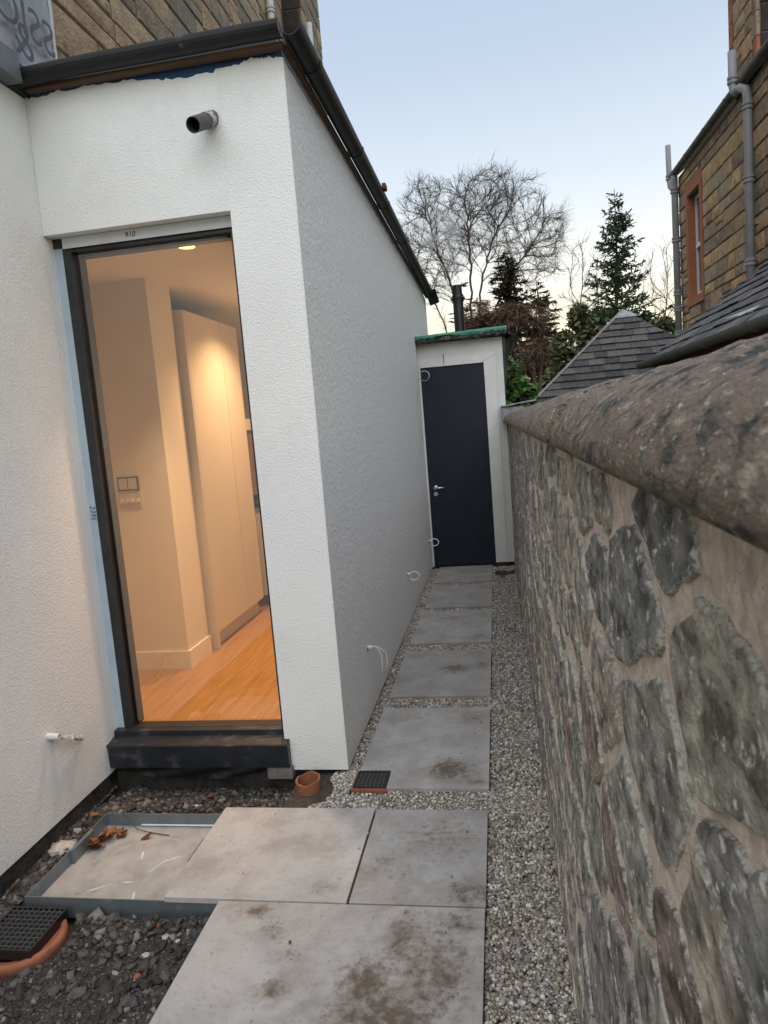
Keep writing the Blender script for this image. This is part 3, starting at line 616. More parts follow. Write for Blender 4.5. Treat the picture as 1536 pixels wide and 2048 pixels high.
# steel ring hanging on the wall by the door top
M['wire'] = mat('white_cable', [(.62,.62,.62),(.72,.72,.72)], 9, rough=.45)
M['steelwire'] = mat('steel_wire', [(.3,.3,.3),(.5,.5,.5)], 9, rough=.3, metal=.8)
P0 = onY(847,752,7.40)
ring = [(P0[0]+.050*math.cos(a)+.01, 7.40+.01*math.sin(2*a), P0[2]+.050*math.sin(a)) for a in np.linspace(-2.3,2.6,22)]
o = MB().tube([(SX-.01,7.42,P0[2]-.03)]+ring,.004,8).build('wire_loop', M['steelwire'], smooth=True); tag(o,'thin steel wire loop hanging at the top of the dark door','wire')
# lead flashing at the end of the garden wall
M['leadshiny'] = mat('lead_flashing', [(.13,.14,.16),(.26,.27,.29),(.38,.39,.41)], 9, 7, rough=.42, metal=.35, spec=.5, bump=(14,.4,.01), stretch=(1,1,2))
fl_ = empty('lead_flashing', (.2,7.45,1.5), 'shiny lead flashing capping the gap between shed and garden wall', 'flashing')
MB().box(.070,.30,7.38,7.54,1.525,1.660).build('upstand', M['leadshiny'], fl_, bevel=.006)
MB().add([(.068,7.355,1.662),(.42,7.355,1.700),(.42,7.62,1.706),(.068,7.62,1.668),(.068,7.355,1.674),(.42,7.355,1.712),(.42,7.62,1.718),(.068,7.62,1.680)],[(0,3,2,1),(4,5,6,7),(0,1,5,4),(1,2,6,5),(2,3,7,6),(3,0,4,7)]).build('cover_strip', M['leadshiny'], fl_)

# ---------------------------------------------------------------- garden wall: rubble stones in mortar under half-round coping
GW = empty('garden_wall', (.3,4,0), 'old rubble stone garden wall with half-round coping along the gravel', 'wall')
WY0, WY1, WTOP = .12, 7.35, 1.498
def wall_x(y, z): return .118 + .018*(z/1.5) + .005*fbm(y, z, 3.0, 3, 4)
M['mortar'] = mat('pinkish_lime_mortar', [(.42,.325,.26),(.55,.44,.365),(.70,.585,.495)], 60, 14, rough=.95, bump=(50,1.0,.010,10), bump2=(380,1.0,.003,5), mix2=((.31,.25,.20),11,.56,.74))
nyy, nzz = 330, 80
yy = WY0+(WY1-WY0)*np.linspace(0,1,nyy)**1.5; zz = np.linspace(-.08, WTOP+.004, nzz)
V = [(wall_x(y,z)+.0016*fbm(y,z,14,3,6)-.0012, y, z) for z in zz for y in yy]
F = [(j*nyy+i,j*nyy+i+1,(j+1)*nyy+i+1,(j+1)*nyy+i) for j in range(nzz-1) for i in range(nyy-1)]
npmesh('mortar_face', V, F, M['mortar'], GW, smooth=True)
MB().box(.165,.50,WY0,WY1,-.15,WTOP).build('wall_core', M['mortar'], GW)
# stones: clipped Voronoi cells, each with its own outline and face
def clip(poly, p, n):
    out = []
    for i in range(len(poly)):
        a, b = poly[i], poly[(i+1)%len(poly)]; da, db = (a-p)@n, (b-p)@n
        if da <= 0: out.append(a)
        if da*db < 0: out.append(a+(b-a)*(da/(da-db)))
    return out
q = np.random.default_rng(21)
pts = []; tries = 0
while tries < 60000 and len(pts) < 330:
    y = WY0-.1+(WY1-WY0+.2)*q.random()**1.25; z = q.uniform(-.05,1.53); tries += 1
    rad = lerp(.125, .20, min(1, y/3.0))*q.uniform(.75,1.25)
    if all(math.hypot((y-a)/1.30,(z-b)/.82) > max(rad, r_)*.92 for a,b,r_ in pts): pts.append((y,z,rad))
PA = np.array([(a,b) for a,b,_ in pts])
sm_ = mat('rubble_stone', [(.28,.27,.26),(.68,.67,.65),(1.02,1.01,.99),(1.5,1.46,1.38)], 34, 15, rough=.92, stretch=(1,.6,.8), bump=(90,1.0,.010,12), bump2=(420,1.0,.0036,6), contrast=(.36,.64), distort=.15,
          mix2=((.60,.57,.51),110,.575,.65,(1,.7,.7)), rnd=[(.285,.255,.22),(.225,.215,.203),(.315,.275,.23),(.26,.25,.238),(.33,.29,.245),(.255,.195,.172),(.28,.26,.235),(.325,.295,.25),(.205,.198,.19),(.295,.26,.222)])
# lime smear along the stone edges (a colour attribute set on the rim), broken up by noise
N, L = sm_.node_tree.nodes, sm_.node_tree.links
col, bs = colour_out(sm_)
at = N.new('ShaderNodeAttribute'); at.attribute_name = 'rim'
nn = N.new('ShaderNodeTexNoise'); nn.inputs['Scale'].default_value = 60; nn.inputs['Detail'].default_value = 12; nn.inputs['Roughness'].default_value = .72; nn.inputs['Distortion'].default_value = .3
mpx = N.new('ShaderNodeMapping'); mpx.inputs['Scale'].default_value = (1,1,.45); tcx = N.new('ShaderNodeTexCoord'); L.new(tcx.outputs['Object'], mpx.inputs[0]); L.new(mpx.outputs[0], nn.inputs['Vector'])
ad = N.new('ShaderNodeMath'); ad.operation = 'MULTIPLY_ADD'; ad.inputs[1].default_value = .26; L.new(at.outputs['Fac'], ad.inputs[0]); L.new(nn.outputs[0], ad.inputs[2])
mr = N.new('ShaderNodeMapRange'); mr.inputs[1].default_value = .64; mr.inputs[2].default_value = .78; mr.inputs[4].default_value = .8; L.new(ad.outputs[0], mr.inputs[0])
mx = N.new('ShaderNodeMix'); mx.data_type = 'RGBA'; L.new(mr.outputs[0], mx.inputs[0]); L.new(col, mx.inputs[6]); mx.inputs[7].default_value = (.52,.49,.43,1); L.new(mx.outputs[2], bs.inputs['Base Color'])
nst = 0
for i, (cy, cz, rad) in enumerate(pts):
    if cz > 1.50: continue
    c = PA[i]; poly = [np.array(p) for p in ((cy-.5,cz-.4),(cy+.5,cz-.4),(cy+.5,cz+.4),(cy-.5,cz+.4))]
    sc2 = np.array([1/1.30,1/.82]); d = np.hypot((PA[:,0]-cy)*sc2[0],(PA[:,1]-cz)*sc2[1])
    for j in np.argsort(d)[1:16]:
        cj = PA[j]; w = (cj-c)*sc2**2; m_ = c+(cj-c)*.5
        gap = (.008 if cy > 2.5 else .010)*q.uniform(.3,1.9)
        poly = clip(poly, m_-(cj-c)/np.linalg.norm(cj-c)*gap, w/np.linalg.norm(w))
        if len(poly) < 3: break
    poly = clip(poly, np.array([cy,WTOP-q.uniform(.006,.03)]), np.array([0,1.])) if len(poly) > 2 else poly
    if len(poly) < 3: continue
    poly = clip(poly, np.array([WY0,cz]), np.array([-1.,0])); 
    if len(poly) < 3: continue
    poly = clip(poly, np.array([WY1-.01,cz]), np.array([1.,0]))
    if len(poly) < 3: continue
    P = np.array(poly); ctr = P.mean(0)
    seg = .022 if cy < 1.2 else (.035 if cy < 2.5 else .06)
    out = []
    for a, b in zip(P, np.roll(P,-1,0)):
        k = max(1, int(np.linalg.norm(b-a)/seg))
        for t in range(k): out.append(a+(b-a)*t/k)
    out = np.array(out)
    # roughen the outline, keep it angular
    out = (out*3+np.roll(out,1,0)+np.roll(out,-1,0))/5
    nrm = (out-ctr)/np.linalg.norm(out-ctr,axis=1)[:,None]
    wob = np.array([fbm(p_[0],p_[1],11,4,12) for p_ in out])[:,None]
    out = out + nrm*(q.normal(0, seg*.10, (len(out),1)) + wob*.015)
    if np.ptp(out[:,0]) < .03 or np.ptp(out[:,1]) < .025: continue
    n = len(out); proud = q.uniform(.0045,.0100); V = []; rim = []
    tilt = q.normal(0,.008,2); sd_ = q.uniform(0,50)
    rings = ((1.0,.002,1.0),(.985,-.45*proud,1.0),(.965,-.8*proud,.8),(.92,-proud,.1),(.66,-proud,.0),(.46,-proud,.0),(.25,-proud,.0))
    for (s_, dx, rm) in rings:
        for k in range(n):
            y, z = ctr+(out[k]-ctr)*s_
            if s_ < .99:
                st = mnoise.noise(Vector((y*5+sd_, z*26, sd_)))                     # cleaved steps
                rg = max(-.005, min(.0016, .0024*fbm(y,z,26,3,9)+.0020*fbm(y,z,70,2,5) + .0036*(round(st*3)/3)))
            else: rg = 0
            V.append((wall_x(y,z)+dx+rg+(tilt[0]*(y-ctr[0])+tilt[1]*(z-ctr[1]))*(1 if s_ < .97 else 0), y, z)); rim.append(rm)
    V.append((wall_x(*ctr)-proud*1.02,ctr[0],ctr[1])); rim.append(0)
    R_ = len(rings); F = [(a*n+k,a*n+(k+1)%n,(a+1)*n+(k+1)%n,(a+1)*n+k) for a in range(R_-1) for k in range(n)]+[((R_-1)*n+k,(R_-1)*n+(k+1)%n,R_*n) for k in range(n)]
    o = MB().add(V,F).build('stone', sm_, GW, smooth=False)
    at_ = o.data.attributes.new('rim','FLOAT','POINT'); at_.data.foreach_set('value', rim)
    nst += 1
print('garden stones', nst)
# coping
M['coping'] = mat('weathered_coping', [(.028,.027,.025),(.070,.064,.055),(.165,.118,.09),(.125,.108,.088),(.29,.235,.185)], 42, 15, rough=.92, stretch=(1,.5,1), bump=(50,1.0,.009,12), bump2=(320,1.0,.003,6), contrast=(.33,.67), mix2=((.40,.39,.34),170,.585,.66), rnd=[(1.1,1.1,1.1),(1.25,1.18,1.1)], distort=.7)
cp = [(.097,1.502),(.090,1.511),(.090,1.526),(.098,1.544),(.114,1.564),(.138,1.581),(.172,1.595),(.215,1.606),(.265,1.612),(.32,1.613),(.38,1.607),(.44,1.592),(.49,1.566),(.515,1.53),(.52,1.502)]
for (a, b) in ((-.35,1.29),(1.325,3.05),(3.075,5.1),(5.125,7.30)):
    fr = []; MBc = MB(); ny = int((b-a)/.03)
    for y in np.linspace(a,b,ny):
        edge_ = min(y-a, b-y); sh = 1-.022*math.exp(-edge_/.016)-.006*max(0,fbm(y,.5,3.1,3,7))
        V = []
        for (x,z) in cp:
            k_ = .0045*fbm(x*3+z*5,y,9,4,3)+.0030*fbm(x*3+z*4,y,34,3,1); cx_, cz_ = .305,1.48
            V.append((cx_+(x-cx_)*sh*(1+k_*1.4)+(-.009 if a > 1 else 0), y, cz_+(z-cz_)*sh*(1+k_*8)+(.004 if a > 1 else 0)))
        fr.append(V)
    m_ = len(cp); VV = [p for r_ in fr for p in r_]
    F = [(i*m_+k,i*m_+(k+1)%m_,(i+1)*m_+(k+1)%m_,(i+1)*m_+k) for i in range(ny-1) for k in range(m_)]+[tuple(range(m_-1,-1,-1)), tuple((ny-1)*m_+k for k in range(m_))]
    o = MB().add(VV,F).build('coping_stone', M['coping'], GW, smooth=True)
# ---------------------------------------------------------------- coursed stone walls built stone by stone
def stone_course(parent, X, y0, y1, z0, z1, mat_, hrange, lrange, seed, skip=(), proud=.012, facing=-1, axis='Y', core=None):
    """stones on the plane X=const (axis 'Y', spanning y) or Y=const (axis 'X', spanning x); facing is the sign of the outward normal"""
    q = np.random.default_rng(seed); z = z0; n = 0
    while z < z1-.05:
        h = min(q.uniform(*hrange), z1-z); y = y0-q.uniform(0,.2)
        while y < y1:
            l = q.uniform(*lrange); a, b = max(y,y0)+.006, min(y+l,y1)-.006; y += l
            if b-a < .05: continue
            za, zb = z+.006, z+h-.006
            # a course is now and then split by two thin stones
            cells = [(za,zb)] if q.random() > .14 or h < .2 else [(za,(za+zb)/2-.006),((za+zb)/2+.006,zb)]
            for (c0, c1) in cells:
                if any(a < s[1] and b > s[0] and c0 < s[3] and c1 > s[2] for s in skip):
                    # trim against openings
                    ok = True
                    for s in skip:
                        if a < s[1] and b > s[0] and c0 < s[3] and c1 > s[2]:
                            if a < s[0]-.08: b = s[0]-.006
                            elif b > s[1]+.08: a = s[1]+.006
                            elif c0 < s[2]-.06: c1 = s[2]-.006
                            elif c1 > s[3]+.06: c0 = s[3]+.006
                            else: ok = False
                    if not ok: continue
                d = q.uniform(.4,1.3,4)*proud; j = lambda: q.normal(0,.006)
                bv = .014
                u0_, u1_, w0, w1 = a+abs(j()), b-abs(j()), c0+abs(j())*.6, c1-abs(j())*.6
                base_ = [(u0_,w0),(u1_,w0),(u1_,w1),(u0_,w1)]
                front = [(u0_+bv,w0+bv*.7),(u1_-bv,w0+bv*.7),(u1_-bv,w1-bv*.7),(u0_+bv,w1-bv*.7)]
                mid = ((u0_+u1_)/2+j(), (w0+w1)/2+j()*.5)
                P = [(u,w,-.03) for u,w in base_]+[(u,w,proud*.25) for u,w in base_]+[(front[k][0],front[k][1],d[k]) for k in range(4)]+[(mid[0],mid[1],proud*q.uniform(.8,1.7))]
                V = [((X+facing*t,u,w) if axis == 'Y' else (u,X+facing*t,w)) for u,w,t in P]
                F = [(0,1,5,4),(1,2,6,5),(2,3,7,6),(3,0,4,7),(4,5,9,8),(5,6,10,9),(6,7,11,10),(7,4,8,11),(8,9,12),(9,10,12),(10,11,12),(11,8,12)]
                MB().add(V,F).build('stone', mat_, parent); n += 1
        z += h
    return n
PIPE = mat('grey_painted_pipe', [(.22,.235,.25),(.28,.295,.31)], 8, rough=.5)
PIPEW = mat('white_painted_pipe', [(.42,.43,.43),(.50,.51,.51)], 8, rough=.5)
def pipe(parent, path, r, collars, m, name='downpipe'):
    o = MB().tube(path, r, 12).build(name, m, parent, smooth=True)
    for (p, t) in collars:
        t = np.array(t)/np.linalg.norm(t); p = np.array(p)
        MB().tube([p-t*.045,p-t*.040,p-t*.012,p-t*.006,p+t*.006,p+t*.012,p+t*.040,p+t*.045],[r,r*1.28,r*1.28,r*1.05,r*1.05,r*1.28,r*1.28,r],12).build('pipe_collar', m, o, smooth=False)
    return o
# ------------- neighbour's sandstone house on the right
NH = empty('neighbour_house', (4,10.5,0), 'tan sandstone house with red window surround beyond the garden wall', 'house')
NX = 3.30
stoneR = mat('tan_sandstone', [(.55,.52,.50),(.85,.83,.80),(1.12,1.1,1.06)], 9, 8, rough=.92, bump=(30,.9,.016,7), bump2=(120,.5,.005), contrast=(.28,.72),
             rnd=[(0.444,0.318,0.198),(0.372,0.282,0.198),(0.504,0.360,0.222),(0.324,0.252,0.192),(0.528,0.372,0.210),(0.408,0.324,0.240),(0.300,0.228,0.174),(0.576,0.408,0.228),(0.360,0.270,0.204),(0.456,0.348,0.246),(0.492,0.360,0.234)])
M['housemortar'] = mat('old_mortar', [(.10,.075,.055),(.17,.135,.10)], 12, rough=.95, bump=(60,.6,.006))
M['redstone'] = mat('red_sandstone', [(.30,.115,.062),(.38,.155,.085)], 9, rough=.9, bump=(60,.4,.005))
wy0, wy1, wz0, wz1 = 11.85, 12.76, 3.10, 5.05
MB().box(NX+.002,NX+.4,6.6,wy0+.12,.0,5.33).box(NX+.002,NX+.4,wy1-.1,13.22,.0,5.33).box(NX+.002,NX+.4,wy0+.12,wy1-.1,.0,wz0+.1).box(NX+.002,NX+.4,wy0+.12,wy1-.1,wz1-.22,5.33).build('wall', M['housemortar'], NH)
MB().box(NX+.4,NX+5,6.6,13.2,0,5.3).build('wall_core', M['housemortar'], NH)
n1 = stone_course(NH, NX, 7.4, 13.2, 1.9, 5.28, stoneR, (.15,.25), (.26,.62), 31, skip=[(wy0-.006,wy1+.006,wz0-.006,wz1+.006)], proud=.014)
# window surround, sash
MB().box(NX-.018,NX+.2,wy0,wy0+.125,wz0+.13,wz1-.2).build('surround', M['redstone'], NH); MB().box(NX-.018,NX+.2,wy1-.115,wy1,wz0+.13,wz1-.2).build('surround', M['redstone'], NH)
MB().box(NX-.020,NX+.2,wy0,wy1,wz1-.197,wz1).build('lintel', M['redstone'], NH); MB().box(NX-.03,NX+.2,wy0,wy1,wz0,wz0+.127).build('window_ledge', M['redstone'], NH)
M['sash'] = mat('white_sash', [(.66,.68,.70),(.72,.73,.75)], 5, rough=.5)
M['darkglass'] = mat('dark_window_glass', [(.03,.035,.04),(.05,.055,.06)], 2, rough=.05, spec=.8)
sw = MB(); a, b, c, d = wy0+.126, wy1-.116, wz0+.128, wz1-.198; x0 = NX+.10
sw.box(x0,x0+.05,a,a+.07,c,d).box(x0,x0+.05,b-.07,b,c,d).box(x0,x0+.05,a+.07,b-.07,c,c+.09).box(x0,x0+.05,a+.07,b-.07,d-.07,d).box(x0-.02,x0+.04,a+.07,b-.07,(c+d)/2-.03,(c+d)/2+.03)
swo = sw.build('sash_window', M['sash'], NH)
MB().box(x0+.02,x0+.03,a+.071,b-.071,c+.091,(c+d)/2-.031).build('pane', M['darkglass'], swo); MB().box(x0+.02,x0+.03,a+.071,b-.071,(c+d)/2+.031,d-.071).build('pane', M['darkglass'], swo)
MB().box(x0+.06,x0+.065,a+.02,b-.02,c+.02,d-.02).build('window_blind', M['sash'], swo)
# eaves gutter, roof above
ng = MB().sweep(half_round(.06,.005), [((NX-.075,y,5.40),(1,0,0),(0,0,1)) for y in (7.0,13.30)]).build('gutter', mat('grey_cast_gutter',[(.085,.085,.08),(.13,.13,.12)],7,rough=.6), NH)
for y in (8.5,9.4,10.35,11.3,12.3): MB().sweep(half_round(.065,.005), [((NX-.075,y+t,5.40),(1,0,0),(0,0,1)) for t in (-.03,.03)]).build('gutter_joint', ng.data.materials[0], ng)
M['slate'] = mat('grey_slate', [(.55,.55,.55),(.9,.9,.9),(1.35,1.33,1.3)], 16, 9, rough=.72, spec=.4, bump=(40,.5,.006), contrast=(.3,.7), mix2=((.22,.215,.20),30,.66,.78), rnd=[(0.064,0.062,0.062),(0.082,0.078,0.076),(0.048,0.048,0.048),(0.098,0.094,0.090),(0.070,0.068,0.067),(0.117,0.113,0.108),(0.058,0.055,0.054)])
MB().add([(NX-.03,6.6,5.42),(NX-.03,13.3,5.42),(NX+3.5,12.9,8.0),(NX+3.5,6.6,8.0),(NX-.03,6.6,5.36),(NX-.03,13.3,5.36),(NX+3.5,12.9,7.94),(NX+3.5,6.6,7.94)],[(0,1,2,3),(7,6,5,4),(0,4,5,1),(1,5,6,2),(2,6,7,3),(3,7,4,0)]).build('roof', M['slate'], NH)
# wallhead chimney
cy0, cy1 = 9.53, 10.50
MB().box(NX+.01,NX+1.3,cy0+.012,cy1-.01,5.42,9.0).build('chimney', M['housemortar'], NH)
stone_course(NH, NX+.008, cy0, cy1, 5.46, 9.0, stoneR, (.17,.26), (.24,.5), 33, proud=.012, skip=[(cy0-1,cy0+.16,0,20),(cy1-.14,cy1+1,0,20)])
q = np.random.default_rng(6); z = 5.46
while z < 8.9:
    h_ = q.uniform(.24,.34); MB().box(NX-.006,NX+.035,cy0+.0,cy0+.155+.05*(q.random() > .5)-.05,z+.005,z+h_-.005).build('quoin', M['redstone'] if q.random() < .6 else stoneR, NH)
    MB().box(NX-.006,NX+.1,cy1-.135,cy1,z+.005,z+h_-.005).build('quoin', M['redstone'], NH); z += h_
darkstone = mat('dark_stone', [(.02,.018,.017),(.045,.038,.034)], 6, rough=.95, bump=(40,.6,.01), rnd=[(1,1,1),(1.3,1.25,1.2),(.8,.8,.8)])  # much darker stone for the chimney front and the bay front
stone_course(NH, cy0+.008, NX+.037, NX+1.3, 5.5, 9.0, darkstone, (.25,.36), (.4,.8), 35, proud=.012, axis='X')
# pipes
b0 = onX(1358,400,NX-.07); 
PX = NX-.085
yv = 13.13
pipe(NH, [(PX,yv,1.5),(PX,yv,5.27),(PX,yv+.005,5.34)], .056, [((PX,yv,z),(0,0,1)) for z in (2.75,3.15,3.42,4.30,5.10)], PIPE)
p1 = [(PX,yv,5.12),(PX,yv+.12,5.16),(PX-.01,yv+.24,5.24),(PX-.015,yv+.27,5.36),(PX-.02,yv+.28,5.93)]
pipe(NH, p1, .045, [((PX-.016,yv+.272,5.40),(0,0,1))], PIPE, 'vent_pipe')
# second pipe nearer
e0 = onX(1508,100,NX-.09); yv2 = 9.62
pipe(NH, [(PX,yv2,1.5),(PX,yv2,5.12),(PX-.005,yv2+.03,5.22),(PX-.05,yv2+.12,5.28),(PX-.06,yv2+.26,5.30),(PX-.065,yv2+.30,5.38),(PX-.065,yv2+.31,5.79)], .052, [((PX,yv2,z),(0,0,1)) for z in (3.2,4.18,5.02)]+[((PX-.065,yv2+.30,5.45),(0,0,1))], PIPE)
print('neighbour stones', n1)
# ------------- slated lean-to roof with gutter, between wall and house
LT = empty('slate_lean_to', (2.4,6.5,0), 'low slate roof with a grey gutter leaning beside the sandstone house', 'lean-to')
LY1 = 7.95; ex, ez = 1.62, 2.005; pitch = R(36.5)
ru = np.array([math.cos(pitch),0,math.sin(pitch)]); rn = np.array([-math.sin(pitch),0,math.cos(pitch)])
SLEN = 2.15
def slab_on(parent, name, m, o_, U, Vv, Nn, poly, t0, t1):
    n = len(poly); V = [np.array(o_)+u*np.array(U)+v*np.array(Vv)+t0*np.array(Nn) for u,v in poly]+[np.array(o_)+u*np.array(U)+v*np.array(Vv)+t1*np.array(Nn) for u,v in poly]
    return MB().add(V,[tuple(range(n-1,-1,-1)),tuple(range(n,2*n))]+[(i,(i+1)%n,n+(i+1)%n,n+i) for i in range(n)]).build(name, m, parent)
ltr = slab_on(LT, 'roof', M['slate'], (ex,0,ez), (0,1,0), ru, rn, [(3.0,0),(LY1-.01,0),(LY1-.01,SLEN),(3.0,SLEN)], -.05, -.004)
q = np.random.default_rng(14); row = 0; v = -.02
SLATE_ME = {}
while v < SLEN-.05:
    y = 3.2-(row%2)*.14
    while y < LY1:
        w = q.uniform(.22,.30); a, b = y+.002, min(y+w-.002, LY1); y += w
        if b-a < .05: continue
        o0 = np.array((ex,0,ez)); L_ = .30; dv = q.normal(0,.004); lift = q.uniform(.014,.026)
        P = [(a,v+dv,lift),(b,v+dv,lift+q.normal(0,.002)),(b,v+L_,.001),(a,v+L_,.001)]
        V = [o0+u*np.array((0,1,0))+vv*ru+t*rn for u,vv,t in P]+[o0+u*np.array((0,1,0))+vv*ru+(t+.007)*rn for u,vv,t in P]
        MB().add(V,[(3,2,1,0),(4,5,6,7),(0,1,5,4),(1,2,6,5),(2,3,7,6),(3,0,4,7)]).build('slate', M['slate'], ltr)
    v += .19; row += 1
lg = MB().sweep(half_round(.055,.005), [((ex-.055,y,ez-.005),(1,0,0),(0,0,1)) for y in (3.0,LY1+.03)]).build('gutter', ng.data.materials[0], LT)
for y in (4.6,5.6,6.6,7.45): MB().sweep(half_round(.0615,.006), [((ex-.055,y+t,ez-.005),(1,0,0),(0,0,1)) for t in (-.035,.035)]).build('gutter_joint', ng.data.materials[0], lg)
M['darkwall'] = mat('dark_brick_wall', [(.055,.028,.022),(.09,.045,.035)], 14, rough=.95, bump=(40,.5,.01))
MB().box(ex+.06,NX-.05,3.0,LY1-.05,0,ez-.02).build('wall', M['darkwall'], LT)
MB().add([(ex+.06,LY1-.051,ez-.021),(NX-.05,LY1-.051,ez-.021),(NX-.05,LY1-.051,ez+.95)],[(0,1,2)]).build('gable', M['darkwall'], LT)
# white patch (torn lead) and dark slipped slate
o0 = np.array((ex,0,ez))
slab_on(LT, 'lead_patch', mat('white_lead_patch',[(.30,.31,.32),(.42,.42,.43)],8,rough=.5), o0, (0,1,0), ru, rn, [(5.2,.17),(6.0,.22),(5.95,.255),(5.2,.235)], .020, .026)
slab_on(LT, 'lead_patch', M['leadshiny'], o0, (0,1,0), ru, rn, [(4.4,.66),(5.2,.74),(5.2,.78),(4.4,.72)], .024, .06)
slab_on(LT, 'roof_vent', M['blackplastic'], o0, (0,1,0), ru, rn, [(4.4,.42),(5.35,.52),(5.3,.66),(4.4,.60)], .012, .075)
# ------------- slated pyramid-roofed outbuilding
OB = empty('slate_roofed_outbuilding', (2.3,15.5,0), 'outbuilding with a pointed grey slate hipped roof behind the garden wall', 'outbuilding')
YA = 15.6; A = onY(1245,622,YA); tp_ = math.tan(R(47))
def on_face(px_, py_):
    d = ray(px_, py_); # plane z - A.z = (y - A.y)*tp_
    t = (A[2]-CAMZ - A[1]*tp_)/(d[2]-d[1]*tp_); return C0+d*t
Lp = on_face(1042,829); Rp = on_face(1400,700)
zb = Lp[2]-.15
Lb = A+(Lp-A)*((zb-A[2])/(Lp[2]-A[2])); Rb = A+(Rp-A)*((zb-A[2])/(Rp[2]-A[2]))
fU = np.array([1,0,0.]); fV = np.array([0,1,tp_])/math.hypot(1,tp_); fN = np.array([0,-tp_,1])/math.hypot(1,tp_)
def f2(P): return np.array([(P-A)@fU,(P-A)@fV])
tri = [f2(Lb),f2(Rb),np.array([0,0.])]
ob_r = slab_on(OB,'roof',M['slate'],A,fU,fV,fN,[tuple(t) for t in tri],-.05,-.002)
def inside_tri(poly):
    c = sum(tri)/3
    for i in range(3):
        a, b = tri[i], tri[(i+1)%3]; n_ = np.array([(b-a)[1],-(b-a)[0]]); n_ /= np.linalg.norm(n_)
        if (c-a)@n_ > 0: n_ = -n_
        poly = clip(poly, a, n_)
        if len(poly) < 3: return None
    return poly
q = np.random.default_rng(9); v = tri[0][1]; row = 0; ns = 0
while v < -.02:
    u = tri[0][0]-q.uniform(0,.3)
    while u < tri[1][0]:
        w = q.uniform(.22,.36); rect = [np.array(p) for p in ((u+.003,v+q.normal(0,.004)),(u+w-.003,v+q.normal(0,.004)),(u+w-.003,v+.205),(u+.003,v+.205))]; u += w
        pl = inside_tri(rect)
        if not pl: continue
        P = np.array(pl)
        if np.ptp(P[:,0]) < .03: continue
        n = len(P); lift = q.uniform(.020,.034)
        V = []
        for t in (0,.010):
            for (a, b) in P: V.append(A+a*fU+b*fV+(max(0,(v+.205-b)/.205)*lift+t)*fN)
        MB().add(V,[tuple(range(n-1,-1,-1)),tuple(range(n,2*n))]+[(i,(i+1)%n,n+(i+1)%n,n+i) for i in range(n)]).build('slate', M['slate'], ob_r); ns += 1
    v += .19; row += 1
print('slates', ns)
# hips and the other slopes, wall below
back = A+np.array([.2,2.6,zb-A[2]])
Bl = np.array([Lb[0]+.1,A[1]+2.4,zb]); Br = np.array([Rb[0],A[1]+2.4,zb])
MB().add([Lb,Rb,Br,Bl,A+np.array([0,.01,-.01])],[(1,2,4),(2,3,4),(3,0,4),(3,2,1,0)]).build('roof', M['slate'], OB)
M['hip'] = mat('hip_flashing', [(.24,.21,.17),(.34,.31,.27)], 6, rough=.7)
MB().tube([Lb+fN*.02,A+fN*.02],.028,6).build('hip_ridge', M['hip'], OB); MB().tube([Rb+fN*.004,A+fN*.004],.018,6).build('hip_ridge', M['slate'], OB)
slab_on(OB,'apex_cap',M['leadshiny'],A,fU,fV,fN,[(-.20,-.24),(.30,-.23),(.0,.02)],.026,.036)
MB().box(Lb[0]+.3,Rb[0]-.3,A[1]-abs(tri[0][1])*fV[1]+.3,A[1]+2.2,0,zb).build('wall', M['housemortar'], OB)
# ------------- the old main house on the left above the extension
MH = empty('main_stone_house', (-4,8,0), 'old weathered grey-brown stone house rising above the white extension', 'house')
stoneL = mat('weathered_greybrown_stone', [(.6,.58,.56),(.85,.84,.82),(1.1,1.09,1.06)], 7, 9, rough=.92, stretch=(1,.8,1.1), bump=(30,1.0,.018,9), bump2=(140,.6,.004), contrast=(.28,.72), mix2=((.075,.075,.055),6,.56,.78),
             rnd=[(0.299,0.244,0.182),(0.273,0.227,0.172),(0.336,0.273,0.200),(0.244,0.208,0.163),(0.362,0.299,0.218),(0.408,0.299,0.200),(0.281,0.244,0.200),(0.254,0.218,0.182),(0.435,0.336,0.227)])
HX = -2.80
MB().box(-7,HX-.002,4.0,11.4,2.6,12).build('wall', M['housemortar'], MH)
n2 = stone_course(MH, HX, 4.05, 11.19, 3.25, 9.2, stoneL, (.20,.33), (.5,1.15), 41, proud=.012, facing=1)
BY, BX, BE = 11.2, -2.5, 12.52
MB().box(-7,BX-.002,BY+.002,BE-.01,2.6,12).build('wall', M['housemortar'], MH)
stone_course(MH, BX, BY+.005, BE, 3.25, 9.4, stoneL, (.22,.32), (.35,.7), 43, proud=.012, facing=1)
stone_course(MH, BY, HX+.006, BX-.003, 3.3, 9.4, darkstone, (.26,.36), (.35,.6), 45, proud=.010, facing=-1, axis='X')
a = onX(541,20,HX+.08)
pipe(MH, [(HX+.08,a[1],3.2),(HX+.08,a[1],9.5)], .05, [((HX+.08,a[1],a[2]),(0,0,1))], PIPEW)
pipe(MH, [(HX+.05,a[1]+.20,3.2),(HX+.05,a[1]+.20,9.5)], .012, [], M['ink'], 'cable')
b = onX(616,60,BX+.07); c_ = onX(625,130,BX+.07)
pipe(MH, [(BX+.07,c_[1]+.02,c_[2]-.5),(BX+.07,c_[1]-.05,c_[2]-.10),(BX+.07,c_[1]+.0,c_[2]),(BX+.07,c_[1],onX(617,45,BX+.07)[2])], .045, [((BX+.07,c_[1],c_[2]+.08),(0,0,1))], PIPEW)
print('main stones', n2)
